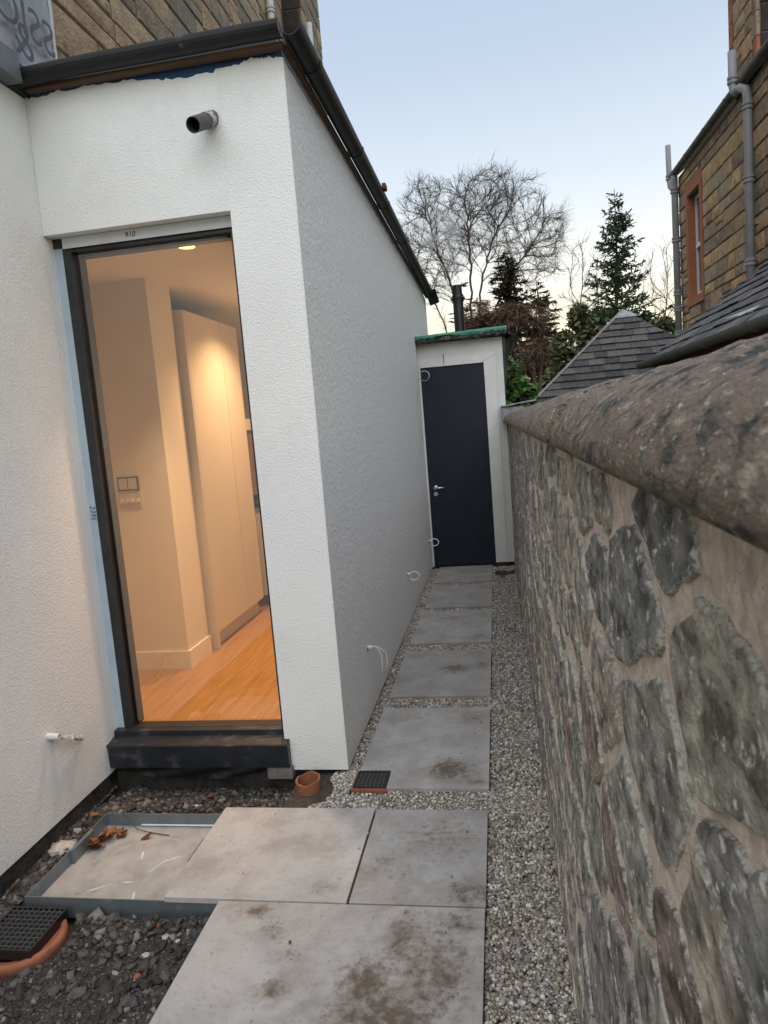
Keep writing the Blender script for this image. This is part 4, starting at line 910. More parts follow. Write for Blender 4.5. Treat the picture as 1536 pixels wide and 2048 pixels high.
# plastic sheet draped over the near part of that wall
SHT = empty('plastic_sheet', (-2.7,4.2,3.4), 'crumpled translucent grey plastic sheet with printed letters hung on the stone house', 'sheet')
M['sheet'] = mat('grey_polythene', [(.20,.205,.225),(.27,.275,.295),(.34,.34,.355)], 3, 6, rough=.28, spec=.5, distort=1.0, stretch=(1,2,.5))
M['sheetink'] = mat('grey_print', [(.045,.047,.05),(.08,.082,.085)], 12, rough=.35)
XS = HX+.07; ye = onX(100,60,XS)[1]
def shx(y, z): return XS + .035*fbm(y*1.2, z*.5, 2.2, 4, 8) + .02*math.sin(y*14+z*3)*.4 + .07*math.exp(-(z-3.75)/.12)*(.5+.5*math.sin(y*9))
nyy, nzz = 46, 60; V = []
zb0 = 3.72
for j in range(nzz):
    for i in range(nyy):
        y = lerp(3.2, ye, i/(nyy-1)); z = lerp(zb0+.35*(i/(nyy-1)-.5)*1.2, 6.2, j/(nzz-1)); V.append((shx(y,z),y,z))
F = [(j*nyy+i,j*nyy+i+1,(j+1)*nyy+i+1,(j+1)*nyy+i) for j in range(nzz-1) for i in range(nyy-1)]
MB().add(V,F).build('sheet', M['sheet'], SHT, smooth=True, flipfix=False)
MB().sweep([(-.012,-.004),(.012,-.004),(.012,.004),(-.012,.004)],[((shx(ye,z)+.006,ye,z),(0,1,0),(1,0,0)) for z in np.linspace(zb0+.2,6.2,14)]).build('sheet_edge', M['whitestrip'], SHT)
pa, pb = onX(17,35,XS), onX(70,95,XS); mid = (pa+pb)/2
tx = text_mesh('lettering','SSIC',.30,M['sheetink'],SHT,(XS+.045,mid[1],mid[2]+.05),(0,1,0),(0,0,1),0,True); tx['label'] = 'mirrored printed letters SSIC'
pc = onX(30,88,XS)
tx = text_mesh('lettering','&',.30,M['sheetink'],SHT,(XS+.06,pc[1],pc[2]),(0,1,0),(0,0,1),0,True); tx['label'] = 'mirrored printed ampersand'
# ---------------------------------------------------------------- trees
def frusta(P0, P1, R0, R1, n=5):
    P0, P1 = np.asarray(P0), np.asarray(P1); R0, R1 = np.asarray(R0), np.asarray(R1)
    d = P1-P0; d /= np.maximum(np.linalg.norm(d,axis=1),1e-6)[:,None]
    ref = np.where(np.abs(d[:,2:3]) < .9, np.array([[0,0,1.]]), np.array([[1.,0,0]]))
    a = np.cross(d,ref); a /= np.linalg.norm(a,axis=1)[:,None]; b = np.cross(d,a)
    an = np.arange(n)*2*math.pi/n; ring = np.cos(an)[None,:,None]*a[:,None,:]+np.sin(an)[None,:,None]*b[:,None,:]
    V = np.concatenate([P0[:,None]+ring*R0[:,None,None],P1[:,None]+ring*R1[:,None,None]],1)
    k = np.arange(n); f = np.stack([k,(k+1)%n,n+(k+1)%n,n+k],1)
    F = (f[None]+(np.arange(len(P0))*2*n)[:,None,None]).reshape(-1,4)
    return V.reshape(-1,3), F
def colonize(base_nodes, parents, attract, D, infl, kill, iters, rng, up=.28):
    nodes = [np.array(b,float) for b in base_nodes]; par = list(parents); att = np.array(attract)
    for it in range(iters):
        if len(att) == 0: break
        N_ = np.array(nodes)
        d2 = ((att[:,None,:]-N_[None,:,:])**2).sum(2) if len(att)*len(N_) < 6e6 else np.stack([((N_-a_)**2).sum(1) for a_ in att])
        near = d2.argmin(1); dm = np.sqrt(d2[np.arange(len(att)),near])
        act = dm < infl
        if not act.any(): break
        dirs = {}
        for i in np.where(act)[0]:
            v = att[i]-N_[near[i]]; dirs.setdefault(near[i],[]).append(v/np.linalg.norm(v))
        for n_, vs in dirs.items():
            v = np.mean(vs,0)+rng.normal(0,.07,3)+np.array([0,0,up])
            if par[n_] >= 0: pd = N_[n_]-N_[par[n_]]; v = v+.75*pd/(np.linalg.norm(pd)+1e-9)
            v /= np.linalg.norm(v)
            nodes.append(N_[n_]+v*D); par.append(n_)
        att = att[dm > kill]
    return np.array(nodes), np.array(par)
def radii(par, tip, power=2.55):
    n = len(par); acc = np.zeros(n); ch = np.zeros(n,int)
    for i in range(n):
        if par[i] >= 0: ch[par[i]] += 1
    acc[ch == 0] = tip**power
    for i in range(n-1,-1,-1):
        if par[i] >= 0: acc[par[i]] += acc[i]
    return acc**(1/power)
def bare_tree(name, base, limbs, crown, natt, label, mat_, seed, D=.28, tip=.010, twigs=5, twig_len=.55, group=None, infl=3.0, trunk_r=None, droop=0.0):
    rg = np.random.default_rng(seed)
    t = empty(name, base, label, 'tree', group)
    att = []
    while len(att) < natt:
        e = crown[rg.integers(len(crown))]; p = rg.normal(0,1,3); p /= np.linalg.norm(p); p *= rg.random()**(1/2.4)
        att.append(np.array(e[:3])+p*np.array(e[3:]))
    nodes, par = [np.array(base,float)], [-1]
    for l in limbs:
        for k, (src, pt) in enumerate(l):
            s = len(nodes)-1 if src is None else src
            a = nodes[s]; pt = np.array(pt,float); m = max(1,int(np.linalg.norm(pt-a)/D))
            for i in range(1,m+1):
                nodes.append(a+(pt-a)*i/m+rg.normal(0,.03,3)); par.append(s); s = len(nodes)-1
    nodes, par = colonize(nodes, par, att, D, infl, D*1.7, 90, rg)
    rd = radii(par, tip)
    if trunk_r: rd = np.minimum(rd, trunk_r)
    e = np.where(par >= 0)[0]
    big = rd[e] > tip*5.5
    def seg(sel, nm, n):
        i = e[sel]
        if len(i) == 0: return
        V, F = frusta(nodes[par[i]], nodes[i], np.minimum(rd[par[i]], rd[i]*1.6), rd[i], n); npmesh(nm, V, F, mat_, t, smooth=True)
    seg(big, 'trunk', 7)
    # twigs
    ch = np.bincount(par[par >= 0], minlength=len(par)); P0, P1, R0, R1 = [], [], [], []
    thin = [i for i in e if rd[i] < tip*3.2]
    for i in thin:
        d0 = nodes[i]-nodes[par[i]]; d0 /= np.linalg.norm(d0)+1e-9
        for k in range(twigs if ch[i] == 0 else max(1,twigs//2)):
            v = d0+rg.normal(0,.55,3)+np.array([0,0,.22-droop]); v /= np.linalg.norm(v); p = nodes[i]+(nodes[par[i]]-nodes[i])*rg.random()*.8; L_ = twig_len*rg.uniform(.4,1.2)
            q1 = p+v*L_*.55; v2 = v+rg.normal(0,.3,3)+np.array([0,0,.15-droop*1.5]); q2 = q1+v2/np.linalg.norm(v2)*L_*.45
            P0 += [p,q1]; P1 += [q1,q2]; R0 += [tip*.62,tip*.45]; R1 += [tip*.45,tip*.22]
            v3 = v+rg.normal(0,.6,3); P0.append(q1); P1.append(q1+v3/np.linalg.norm(v3)*L_*.4); R0.append(tip*.42); R1.append(tip*.2)
    i = e[~big]
    V1, F1 = frusta(nodes[par[i]], nodes[i], np.minimum(rd[par[i]], rd[i]*1.6), rd[i], 4)
    V2, F2 = frusta(P0, P1, R0, R1, 3)
    V = np.concatenate([V1,V2]); F1 = F1; 
    npmesh('branches', V1, F1, mat_, t)['kind'] = 'stuff'; npmesh('twigs', V2, F2, mat_, t)['kind'] = 'stuff'
    return t
M['bark'] = mat('grey_brown_bark', [(.070,.056,.044),(.12,.10,.08)], 5, rough=.95)
M['bark_pale'] = mat('pale_bark', [(.13,.11,.085),(.19,.165,.13)], 5, rough=.95)
def quads(C, U, W, mat_, name, parent):
    V = np.stack([C-U-W,C+U-W,C+U+W,C-U+W],1).reshape(-1,3); F = np.arange(len(V),dtype=np.int32).reshape(-1,4)
    return npmesh(name, V, F, mat_, parent)
def leafmat(name, rnd, rough=.6):
    m = mat(name, [(.75,.75,.75),(1.2,1.2,1.2)], 4, 4, rough=rough, spec=.3, rnd=rnd, island=True)
    return m
M['spruce'] = leafmat('spruce_needles', [(0.041,0.071,0.041),(0.061,0.102,0.051),(0.031,0.054,0.034),(0.085,0.122,0.058),(0.051,0.085,0.058)])
M['cedar'] = leafmat('dark_cedar_needles', [(.050,.048,.028),(.065,.060,.034),(.038,.034,.022),(.085,.066,.042),(.07,.05,.036)])
M['russet'] = leafmat('russet_brown_twigs', [(0.115,0.068,0.047),(0.149,0.086,0.059),(0.088,0.054,0.041),(0.176,0.105,0.070),(0.068,0.046,0.035)], .9)
M['olive'] = leafmat('olive_evergreen', [(0.075,0.093,0.045),(0.112,0.123,0.060),(0.054,0.069,0.036),(0.143,0.132,0.068)])
M['laurel'] = leafmat('laurel_leaves', [(.05,.13,.02),(.07,.18,.03),(.035,.085,.02),(.10,.21,.04),(.045,.10,.03)], .4)
def conifer(name, base, H, rad, label, leaf, seed, z0=.12, rise=.15, droop=.25, whorl=.42, per=6, spray=.26, width=.055, gaps=.15, dens=14, trunk_r=.16, shape=None, group=None, flat=.6):
    """rad: function of t (0 base..1 tip) -> branch length"""
    rg = np.random.default_rng(seed); t_ = empty(name, base, label, 'tree', group); b = np.array(base,float)
    zs = np.linspace(0,H,16); path = [b+np.array([.06*math.sin(z*.7+seed),.06*math.cos(z*.5),z]) for z in zs]
    MB().tube(path,[max(.012,trunk_r*(1-z/H)**.8) for z in zs],8).build('trunk', M['bark'], t_, smooth=True)
    C, U, Wd = [], [], []; P0, P1, R0, R1 = [], [], [], []
    z = z0*H
    while z < H*.985:
        tt = z/H; n = per if tt < .9 else 4; a0 = rg.uniform(0,6.28)
        for k in range(n):
            if rg.random() < gaps: continue
            a = a0+k*6.283/n+rg.normal(0,.25); Lb_ = rad(tt, a)*rg.uniform(.45,1.18)
            if Lb_ < .05: Lb_ = .05
            o_ = b+np.array([.06*math.sin(z*.7+seed),.06*math.cos(z*.5),z+rg.normal(0,.08)])
            d = np.array([math.cos(a),math.sin(a),rise+rg.normal(0,.16)]); m = max(3,int(Lb_/.16)); prev = o_
            side = np.array([-math.sin(a),math.cos(a),0])
            for i in range(1,m+1):
                s = i/m; dd = d+np.array([0,0,-droop*math.sin(s*2.6)+.22*s*s*rise*2]); p = prev+dd/np.linalg.norm(dd)*Lb_/m
                P0.append(prev); P1.append(p); R0.append(.022*(1-s)+.006); R1.append(.022*(1-s)+.004)
                cnt = max(1,int(dens*(Lb_/m)*(.5+.9*s)))
                for c in range(cnt):
                    sgn = rg.choice((-1,1)); ln = spray*rg.uniform(.5,1.3)*(1-.35*s)
                    v = dd/np.linalg.norm(dd)*rg.uniform(.2,1.0)+side*sgn*rg.uniform(.2,1.0)+np.array([0,0,rg.normal(-.12,.32)*(1-flat)*2]); v /= np.linalg.norm(v)
                    w_ = np.cross(v,rg.normal(0,1,3)*np.array([.6,.6,1.])+np.array([0,0,1.2*flat])); w_ /= np.linalg.norm(w_)+1e-9
                    C.append(prev+(p-prev)*rg.random()+v*ln*.5); U.append(v*ln*.5); Wd.append(w_*width*rg.uniform(.5,1.3)*.5)
                prev = p
        z += whorl*rg.uniform(.7,1.3)*(1-.45*tt)
    V, F = frusta(P0,P1,R0,R1,4); npmesh('branches', V, F, M['bark'], t_)['kind'] = 'stuff'
    quads(np.array(C),np.array(U),np.array(Wd),leaf,'crown',t_)
    return t_
# big bare deciduous tree, crown seen behind the flue
TY = 30.0
def T(px_, py_, y=TY, dy=0): p = onY(px_, py_, y); return (p[0], y+dy, p[2])
tb = T(940,800); tb = (tb[0], TY, -.15)
f1 = T(945,665); cr = []
for (px_, py_, sx_, sz_, sy_) in ((905,470,1.9,1.7,1.8),(1000,440,2.0,1.9,1.9),(860,540,1.3,1.5,1.4),(1055,520,1.5,1.0,1.5),(960,400,1.6,1.1,1.5),(850,440,1.0,1.5,1.0),(1090,470,.9,.9,1.0)):
    p = T(px_,py_); cr.append((p[0],p[1],p[2],sx_,sy_,sz_))
bare_tree('bare_tree', tb, [[(0,f1)],[(None,T(942,560,TY,-.3)),(None,T(938,470,TY,-.5)),(None,T(930,410,TY,-.4))],[(12,T(962,560,TY,.5)),(None,T(985,470,TY,.8)),(None,T(1010,420,TY,.8))],[(12,T(900,560,TY,.3)),(None,T(870,490,TY,.5)),(None,T(850,420,TY,.5))],[(10,T(870,600,TY,-.8)),(None,T(840,540,TY,-1.0))],[(12,T(1010,570,TY,-.6)),(None,T(1060,500,TY,-.6))]], cr, 2600,
          'big leafless tree with a wide fan of fine twigs behind the black flue', M['bark'], 3, D=.24, tip=.0098, twigs=10, twig_len=.66, infl=4.0)
# brown twiggy tree and cedar below it
def brown_mass(base, ell, n, label, seed, leaf, name, L_=.35, w=.02, droop=.35, group=None, trunk=None):
    rg = np.random.default_rng(seed); t_ = empty(name, base, label, 'tree', group); C, U, Wd = [], [], []; P0, P1, R0, R1 = [], [], [], []
    b = np.array(base,float)
    for e in ell:
        c = np.array(e[:3]); P0.append(b+np.array([0,0,(c[2]-b[2])*.3])); P1.append(c); R0.append(.07); R1.append(.02)
        m = int(n*e[6])
        for k in range(m):
            p = rg.normal(0,1,3); p /= np.linalg.norm(p); r_ = rg.random()**(1/2.2); p = c+p*r_*np.array(e[3:6])
            nz_ = mnoise.noise(Vector(p*1.1)+Vector((seed,0,0)))
            if nz_ < -.02 and rg.random() < .88: continue
            v = (p-c)*np.array([1,1,.25]); v = v/(np.linalg.norm(v)+1e-6)+rg.normal(0,.5,3)+np.array([0,0,-droop]); v /= np.linalg.norm(v); w_ = np.cross(v,rg.normal(0,1,3)); w_ /= np.linalg.norm(w_)
            ln = L_*rg.uniform(.4,1.4); C.append(p); U.append(v*ln*.5); Wd.append(w_*w*rg.uniform(.5,1.5)*.5)
        for k in range(26):
            p = rg.normal(0,1,3); p /= np.linalg.norm(p); P0.append(c); P1.append(c+p*np.array(e[3:6])*.8); R0.append(.022); R1.append(.006)
    P0.append(b); P1.append(b+np.array([0,0,(ell[0][2]-b[2])*.4])); R0.append(trunk or .12); R1.append(.08)
    V, F = frusta(P0,P1,R0,R1,5); npmesh('trunk', V, F, M['bark'], t_); quads(np.array(C),np.array(U),np.array(Wd),leaf,'crown',t_)
    return t_
def E_(px_, py_, y, rx, rz, wgt, ry=None): p = onY(px_,py_,y); return (p[0],y,p[2],rx,ry or rx,rz,wgt)
brown_mass((.55,26,-.15), [E_(960,635,26,.75,.6,.8),E_(1020,650,26,1.0,.75,1.2),E_(1070,640,26,.85,.6,.9),E_(1040,720,26,1.0,1.0,1.2),E_(985,690,26,.7,.7,.6),E_(1085,700,26,.7,.8,.6)], 5200, 'russet-brown twiggy tree behind the green shed roof', 51, M['russet'], 'russet_tree', L_=.30, w=.016)
cb = onY(1030,700,29)
conifer('cedar_tree', (onY(1022,700,28.5)[0],28.5,-.15), onY(1030,488,28.5)[2]+.15, lambda t,a: 2.1*max(0,(1-t))**.75+.12, 'dark layered cedar with flat boughs in front of the leafless tree', M['cedar'], 61, z0=.36, rise=.12, droop=.10, whorl=.36, per=8, spray=.26, width=.045, dens=85, gaps=.25, flat=.55)
conifer('cedar_tree', (onY(1085,760,27)[0],27,-.15), onY(1082,560,27)[2]+.15, lambda t,a: 1.75*max(0,(1-t))**.7+.1, 'lower dark cedar with spreading tiers left of the slate roof', M['cedar'], 62, z0=.22, rise=.10, droop=.12, whorl=.33, per=8, spray=.26, width=.045, dens=80, gaps=.25, flat=.55)
conifer('cedar_tree', (onY(935,760,29)[0],29.4,-.15), onY(925,560,29)[2]+.15, lambda t,a: 1.2*max(0,(1-t))**.7+.1, 'small dark cedar standing close behind the black flue', M['cedar'], 64, z0=.35, rise=.10, droop=.12, whorl=.55, per=7, spray=.24, width=.045, dens=70, gaps=.15, flat=.95)
# spruce by the slate roof
def sprad(t, a):
    r_ = 2.5*max(0,1-t)**.85+.10
    if t < .55 and math.cos(a) > .3: r_ *= 1.32
    if t < .42 and math.cos(a) < -.3: r_ *= 1.1
    return r_
spx = onY(1235,620,27)
conifer('spruce_tree', (spx[0],27,-.15), onY(1232,378,27)[2]+.15, sprad, 'slender dark green spruce rising behind the pointed slate roof', M['spruce'], 71, z0=.40, rise=.50, droop=.50, whorl=.25, per=8, spray=.26, width=.045, dens=40, gaps=.32, trunk_r=.13, flat=.25)
# thin bare trees right of the spruce and between
for (px_, top, wpx, y, lab, sd) in ((1335,500,.95,25,'thin leafless tree beside the grey downpipe of the sandstone house',81),(1165,540,.9,28,'thin leafless tree in the gap between cedar and spruce',82)):
    b_ = onY(px_-5,760,y); c1 = onY(px_,600,y); c2 = onY(px_,540,y)
    bare_tree('bare_tree', (b_[0],y,-.15), [[(0,onY(px_-6,680,y))]], [(c1[0],y,c1[2],wpx,wpx,1.0),(c2[0],y,c2[2],wpx*.8,wpx*.8,.9)], 230, lab, M['bark'], sd, D=.2, tip=.0075, twigs=4, twig_len=.5, infl=3)
# evergreen shrubs filling low gaps
brown_mass((onY(1150,800,24)[0],24,-.15), [E_(1140,700,24,.75,.65,.7),E_(1190,690,24,.6,.6,.5),E_(1110,770,24,.7,.6,.6),E_(1165,640,24,.5,.5,.25)], 3000, 'olive evergreen shrub tree left of the slate roof', 53, M['olive'], 'evergreen_tree', L_=.16, w=.07, droop=.1)
brown_mass((onY(1320,720,23)[0],23,-.15), [E_(1325,655,23,.42,.36,.5),E_(1300,690,23,.5,.3,.4)], 1700, 'small ivy-clad evergreen between slate roof and sandstone house', 54, M['olive'], 'evergreen_tree', L_=.15, w=.07, droop=.1)
brown_mass((onY(1210,800,25)[0],25.6,-.15), [E_(1200,660,25.6,.6,.8,.6),E_(1280,650,25.6,.55,.5,.4)], 2200, 'dark shrubby evergreen at the foot of the spruce', 56, M['spruce'], 'evergreen_tree', L_=.18, w=.06, droop=.2)
brown_mass((onY(1040,820,13)[0],13,-.15), [E_(1022,745,13,.26,.28,.5),E_(1035,790,13,.36,.30,.8),E_(1012,775,13,.25,.35,.5)], 2600, 'bright green laurel bush behind the boiler shed', 55, M['laurel'], 'laurel_bush', L_=.10, w=.045, droop=.1)
p = onY(1072,740,18); p0_ = onY(1068,800,18)
brown_mass((p0_[0],18,-.15), [E_(1068,715,18,.5,.35,.25),E_(1085,700,18,.4,.4,.2)], 900, 'pale-stemmed small tree behind the laurel bush', 57, M['russet'], 'small_tree', L_=.2, w=.015, trunk=.05)
# far wood closing the horizon
rg = np.random.default_rng(90); C, U, Wd = [], [], []
for k in range(26000):
    x = rg.uniform(-45,45); y = 55+rg.normal(0,4); hh_ = 3.6+1.4*mnoise.noise(Vector((x*.25,0,2)))+.8*mnoise.noise(Vector((x*1.1,0,5)))
    z = hh_*rg.random()**.8; v = rg.normal(0,1,3); v /= np.linalg.norm(v); w_ = np.cross(v,rg.normal(0,1,3)); w_ /= np.linalg.norm(w_)
    C.append((x,y,z)); U.append(v*.22); Wd.append(w_*.12)
o = quads(np.array(C),np.array(U),np.array(Wd),M['olive'],'far_wood',None); tag(o,'distant low belt of trees behind the gardens','wood',kind='stuff')
# steam drifting from the flue
stm = bpy.data.materials.new('steam'); stm.use_nodes = True; N, L = stm.node_tree.nodes, stm.node_tree.links; N.clear()
pv = N.new('ShaderNodeVolumePrincipled'); pv.inputs['Color'].default_value = (.92,.93,.95,1); om = N.new('ShaderNodeOutputMaterial'); L.new(pv.outputs[0], om.inputs['Volume'])
tcn = N.new('ShaderNodeTexCoord'); nn = N.new('ShaderNodeTexNoise'); nn.inputs['Scale'].default_value = 4.5; nn.inputs['Detail'].default_value = 3; L.new(tcn.outputs['Object'], nn.inputs['Vector'])
mr = N.new('ShaderNodeMapRange'); mr.inputs[1].default_value = .46; mr.inputs[2].default_value = .75; mr.inputs[4].default_value = 6.0; L.new(nn.outputs[0], mr.inputs[0]); L.new(mr.outputs[0], pv.inputs['Density'])
pth = [(FX,FYp,2.985),(FX-.01,FYp,3.08),(FX-.05,FYp,3.25),(FX-.12,FYp,3.45),(FX-.2,FYp,3.7)]
o = MB().tube(pth,[.035,.075,.15,.22,.26],12).build('steam', stm, smooth=True); tag(o,'faint white steam drifting off the black flue','steam',kind='stuff')

# ---------------------------------------------------------------- small things
# pipe stub through the front wall
PT = empty('wall_pipe', (-1.11,3.03,2.88), 'dark grey plastic pipe stub sticking out above the window', 'pipe')
ax = np.array([-1.112,2.80,2.800]); rx = np.array([-1.108,3.04,2.925]); dv = rx-ax; dv /= np.linalg.norm(dv)
def tubeopen(a_, b_, ro, ri, n=22):
    t = (b_-a_)/np.linalg.norm(b_-a_); N_ = np.cross(t,[0,0,1.]); N_ /= np.linalg.norm(N_); B_ = np.cross(t,N_); m = MB(); V = []
    for (p_, r_) in ((b_,ro),(a_,ro),(a_,ri),(b_,ri)):
        for k in range(n): an = 2*math.pi*k/n; V.append(p_+r_*(math.cos(an)*N_+math.sin(an)*B_))
    F = [(i*n+k,i*n+(k+1)%n,(i+1)*n+(k+1)%n,(i+1)*n+k) for i in range(3) for k in range(n)]
    return m.add(V,F)
M['greypvc'] = mat('scuffed_grey_pvc', [(.055,.058,.062),(.085,.088,.092)], 20, rough=.5, mix2=((.5,.5,.5),30,.66,.78))
ax = np.array([-1.122,2.865,2.822]); rx = np.array([-1.100,3.045,2.915])
tubeopen(ax, rx, .031, .0275).build('pipe', M['greypvc'], PT, smooth=False)
q1 = rx-(rx-ax)*.40; tubeopen(q1, rx-(rx-ax)*.12, .0325, .0312).build('torn_sleeve', mat('torn_white_sleeve',[(.12,.12,.12),(.5,.5,.5)],40,rough=.6,contrast=(.45,.6)), PT)
# cable stubs on the side wall
for (px_, py_, kind, lab) in ((735,1297,0,'two white cable ends hanging from the grey side wall near the corner'),(815,1150,1,'white cable loop on the grey side wall halfway to the door'),(858,1083,1,'white cable loop on the grey side wall right beside the door')):
    p = onX(px_,py_,SX); c = empty('cable_stub', (SX,p[1],p[2]), lab, 'cable', 'cables on the side wall')
    MB().box(SX-.01,SX+.0035,p[1]-.018,p[1]+.018,p[2]-.012,p[2]+.012).build('wall_hole', M['ink'], c)
    MB().tube([(SX-.01,p[1],p[2]+.004),(SX+.028,p[1]-.004,p[2]+.008)],.011,10).build('conduit_end', M['wire'], c, smooth=True)
    if kind == 0:
        for (dy, dz) in ((.0,-.17),(.045,-.165)):
            MB().tube([(SX+.01,p[1],p[2]+.006),(SX+.045,p[1]+.02,p[2]+.004),(SX+.066+dy*.4,p[1]+.04+dy,p[2]-.05),(SX+.068+dy*.5,p[1]+.045+dy,p[2]-.11),(SX+.062+dy*.3,p[1]+.04+dy,p[2]+dz)],.0042,8).build('cable', M['wire'], c, smooth=True)
    else:
        r_ = .045 if py_ > 1100 else .05
        MB().tube([(SX+.0,p[1],p[2]+.006)]+[(SX+.05-r_*math.cos(a)*1.0,p[1]+.02,p[2]-.015+r_*math.sin(a)*.75) for a in np.linspace(.6,6.2,20)],.0055,8).build('cable', M['wire'], c, smooth=True)
# conduit with torn cable on the return wall
a = onX(95,1472,RX); b = onX(158,1480,RX)
c = empty('conduit_stub', (RX,a[1],a[2]), 'white conduit end with torn foil cable poking from the left wall', 'conduit')
tubeopen(np.array([RX+.05,a[1]+.006,a[2]-.006]), np.array([RX-.01,a[1],a[2]]), .014, .0105, 14).build('conduit_end', M['wire'], c)
q = np.random.default_rng(5); pts = [np.array([RX+.006+.03*math.sin(t*3),a[1]+.02+t*.19,a[2]-.018-.085*t])+q.normal(0,.005,3) for t in np.linspace(0,1,9)]
MB().tube(pts,[.006,.013,.009,.015,.011,.007,.010,.014,.006],6).build('torn_cable', mat('torn_foil',[(.3,.3,.3),(.65,.65,.65)],60,rough=.4,contrast=(.4,.6)), c)
# galvanised recessed manhole tray
TR = empty('manhole_tray', (-1.5,2.4,-.06), 'galvanised recessed manhole cover tray half hidden under the clean slab', 'manhole cover')
M['galv'] = mat('galvanised_steel', [(.16,.20,.22),(.23,.27,.29)], 7, 6, rough=.42, metal=.55, spec=.5, mix2=((.30,.33,.34),16,.58,.75))
M['traydust'] = mat('dusty_tray_floor', [(.26,.25,.235),(.35,.34,.32),(.41,.40,.38)], 8, 8, rough=.85, bump=(60,.3,.003), mix2=((.13,.115,.10),6,.60,.8))
x0, x1, y0, y1, zt, zb_ = -1.785, -.80, 2.125, 2.678, -.018, -.085
MB().box(x0,x0+.004,y0,y1,zb_,zt).build('rim', M['galv'], TR); MB().box(x0+.004,x1,y0,y0+.004,zb_-.01,zt).build('rim', M['galv'], TR); MB().box(x0+.004,x1,y1-.004,y1,zb_,zt).build('rim', M['galv'], TR)
MB().box(x0+.0045,x1,y0+.0045,y1-.0045,zb_,zb_+.012).build('tray_floor', M['traydust'], TR)
MB().box(x0+.0045,x0+.018,2.40,2.55,zb_+.012,zt+.002).build('lifting_bracket', M['galv'], TR); MB().box(-1.262,-1.246,2.36,2.50,zb_+.012,zt-.002).build('lifting_bracket', M['galv'], TR)
M['shinyrib'] = mat('shiny_rib', [(.36,.37,.37),(.62,.65,.67)], 22, rough=.5, metal=.25)
fz = zb_+.0072; cxm, cym = -1.46, 2.38
arc = lambda r_, a0, a1: [(cxm+r_*1.05*math.cos(a), cym+r_*math.sin(a), fz) for a in np.linspace(a0,a1,16)]
for pth in (arc(.20,1.2,3.3), arc(.20,-.9,.2), [(cxm-.19,cym-.16,fz),(cxm-.07,cym-.09,fz)], [(cxm+.03,cym-.02,fz),(cxm+.06,cym+.05,fz),(cxm+.15,cym+.10,fz)], [(cxm-.08,cym+.16,fz),(cxm-.04,cym+.06,fz)], [(cxm-.06,cym-.085,fz),(cxm+.0,cym-.08,fz)], [(cxm+.02,cym-.1,fz),(cxm+.05,cym-.18,fz)]):
    MB().tube(pth,.0085,6).build('pressed_rib', M['shinyrib'] if len(pth) < 10 else M['traydust'], TR, smooth=True)
MB().tube([(-1.62,y1-.009,fz+.012),(-1.25,y1-.009,fz+.012)],.004,6).build('edge_seal', M['wire'], TR)
# dead leaves and a twig in the tray corner
M['leaf'] = mat('dead_leaf', [(.10,.045,.018),(.19,.085,.035),(.26,.125,.055)], 25, rough=.7, rnd=[(1,1,1),(.7,.68,.65),(1.25,1.2,1.1),(.5,.45,.42)])
def dead_leaf(x, y, z, s, rg, label, group):
    n = 7; V = []; a = rg.uniform(0,6.28); cu = rg.uniform(.3,.9); tl = rg.normal(0,.35)
    for i in range(n):
        t = i/(n-1); w = s*.34*math.sin(math.pi*(t*.9+.05)); l = (t-.5)*s
        for k in (-1,0,1):
            zz_ = s*.25*cu*(abs(k)*.8)+s*.3*cu*(t-.5)**2*2+s*tl*(t-.5)+rg.normal(0,s*.02); V.append((l,k*w,zz_))
    ca, sa = math.cos(a), math.sin(a); V = [(x+ca*p[0]-sa*p[1],y+sa*p[0]+ca*p[1],z+p[2]) for p in V]
    F = [(i*3+k,i*3+k+1,i*3+k+4,i*3+k+3) for i in range(n-1) for k in (0,1)]
    o = MB().add(V,F).build('dead_leaf', M['leaf'], smooth=True, flipfix=False); tag(o,label,'leaf',group)
rg = np.random.default_rng(17)
for k in range(26):
    t = rg.random(); x, y = lerp(-1.765,-1.66,t)+rg.normal(0,.022), lerp(2.49,2.64,t)+rg.normal(0,.022); x = max(x,-1.75); y = min(y,2.65)
    dead_leaf(x,y,zb_+.016+rg.uniform(0,.03),rg.uniform(.030,.055),rg,'curled brown dead leaf piled in the corner of the metal tray','dead leaves in the tray')
for (x, y) in ((-1.55,2.58),(-1.86,2.70),(-1.72,2.93),(-1.40,2.90),(-1.30,2.94),(-1.75,2.85),(-1.93,2.25)):
    dead_leaf(x,y,(zb_+.016) if (x > -1.78 and y < 2.68) else soil_h(x,y)+.02,rg.uniform(.03,.05),rg,'single brown dead leaf lying by the tray or in the rubble','scattered dead leaves')
o = MB().tube([(-1.70,2.72,.03),(-1.70,2.668,-.02),(-1.62,2.63,-.062),(-1.55,2.615,-.068),(-1.46,2.60,-.070)],.0022,5).build('twig', M['bark']); tag(o,'thin dark twig lying in the metal tray','twig')
# plaster splash beside the left wall
q = np.random.default_rng(23)
p = onZ(110,1695,-.05)
bm = bmesh.new(); bmesh.ops.create_icosphere(bm, subdivisions=3, radius=1)
for v in bm.verts:
    k = 1+.55*mnoise.noise(v.co*2.2)+.3*mnoise.noise(v.co*6); v.co = Vector((v.co.x*.05*k,v.co.y*.05*k,v.co.z*.018*k))
me = bpy.data.meshes.new('plaster_lump'); bm.to_mesh(me); bm.free(); me.polygons.foreach_set('use_smooth',[True]*len(me.polygons))
o = link('plaster_lump', me, M['chunk_pale'], None, (p[0]+.03,p[1],-.052)); tag(o,'ragged white plaster lump on the rubble beside the left wall','plaster')
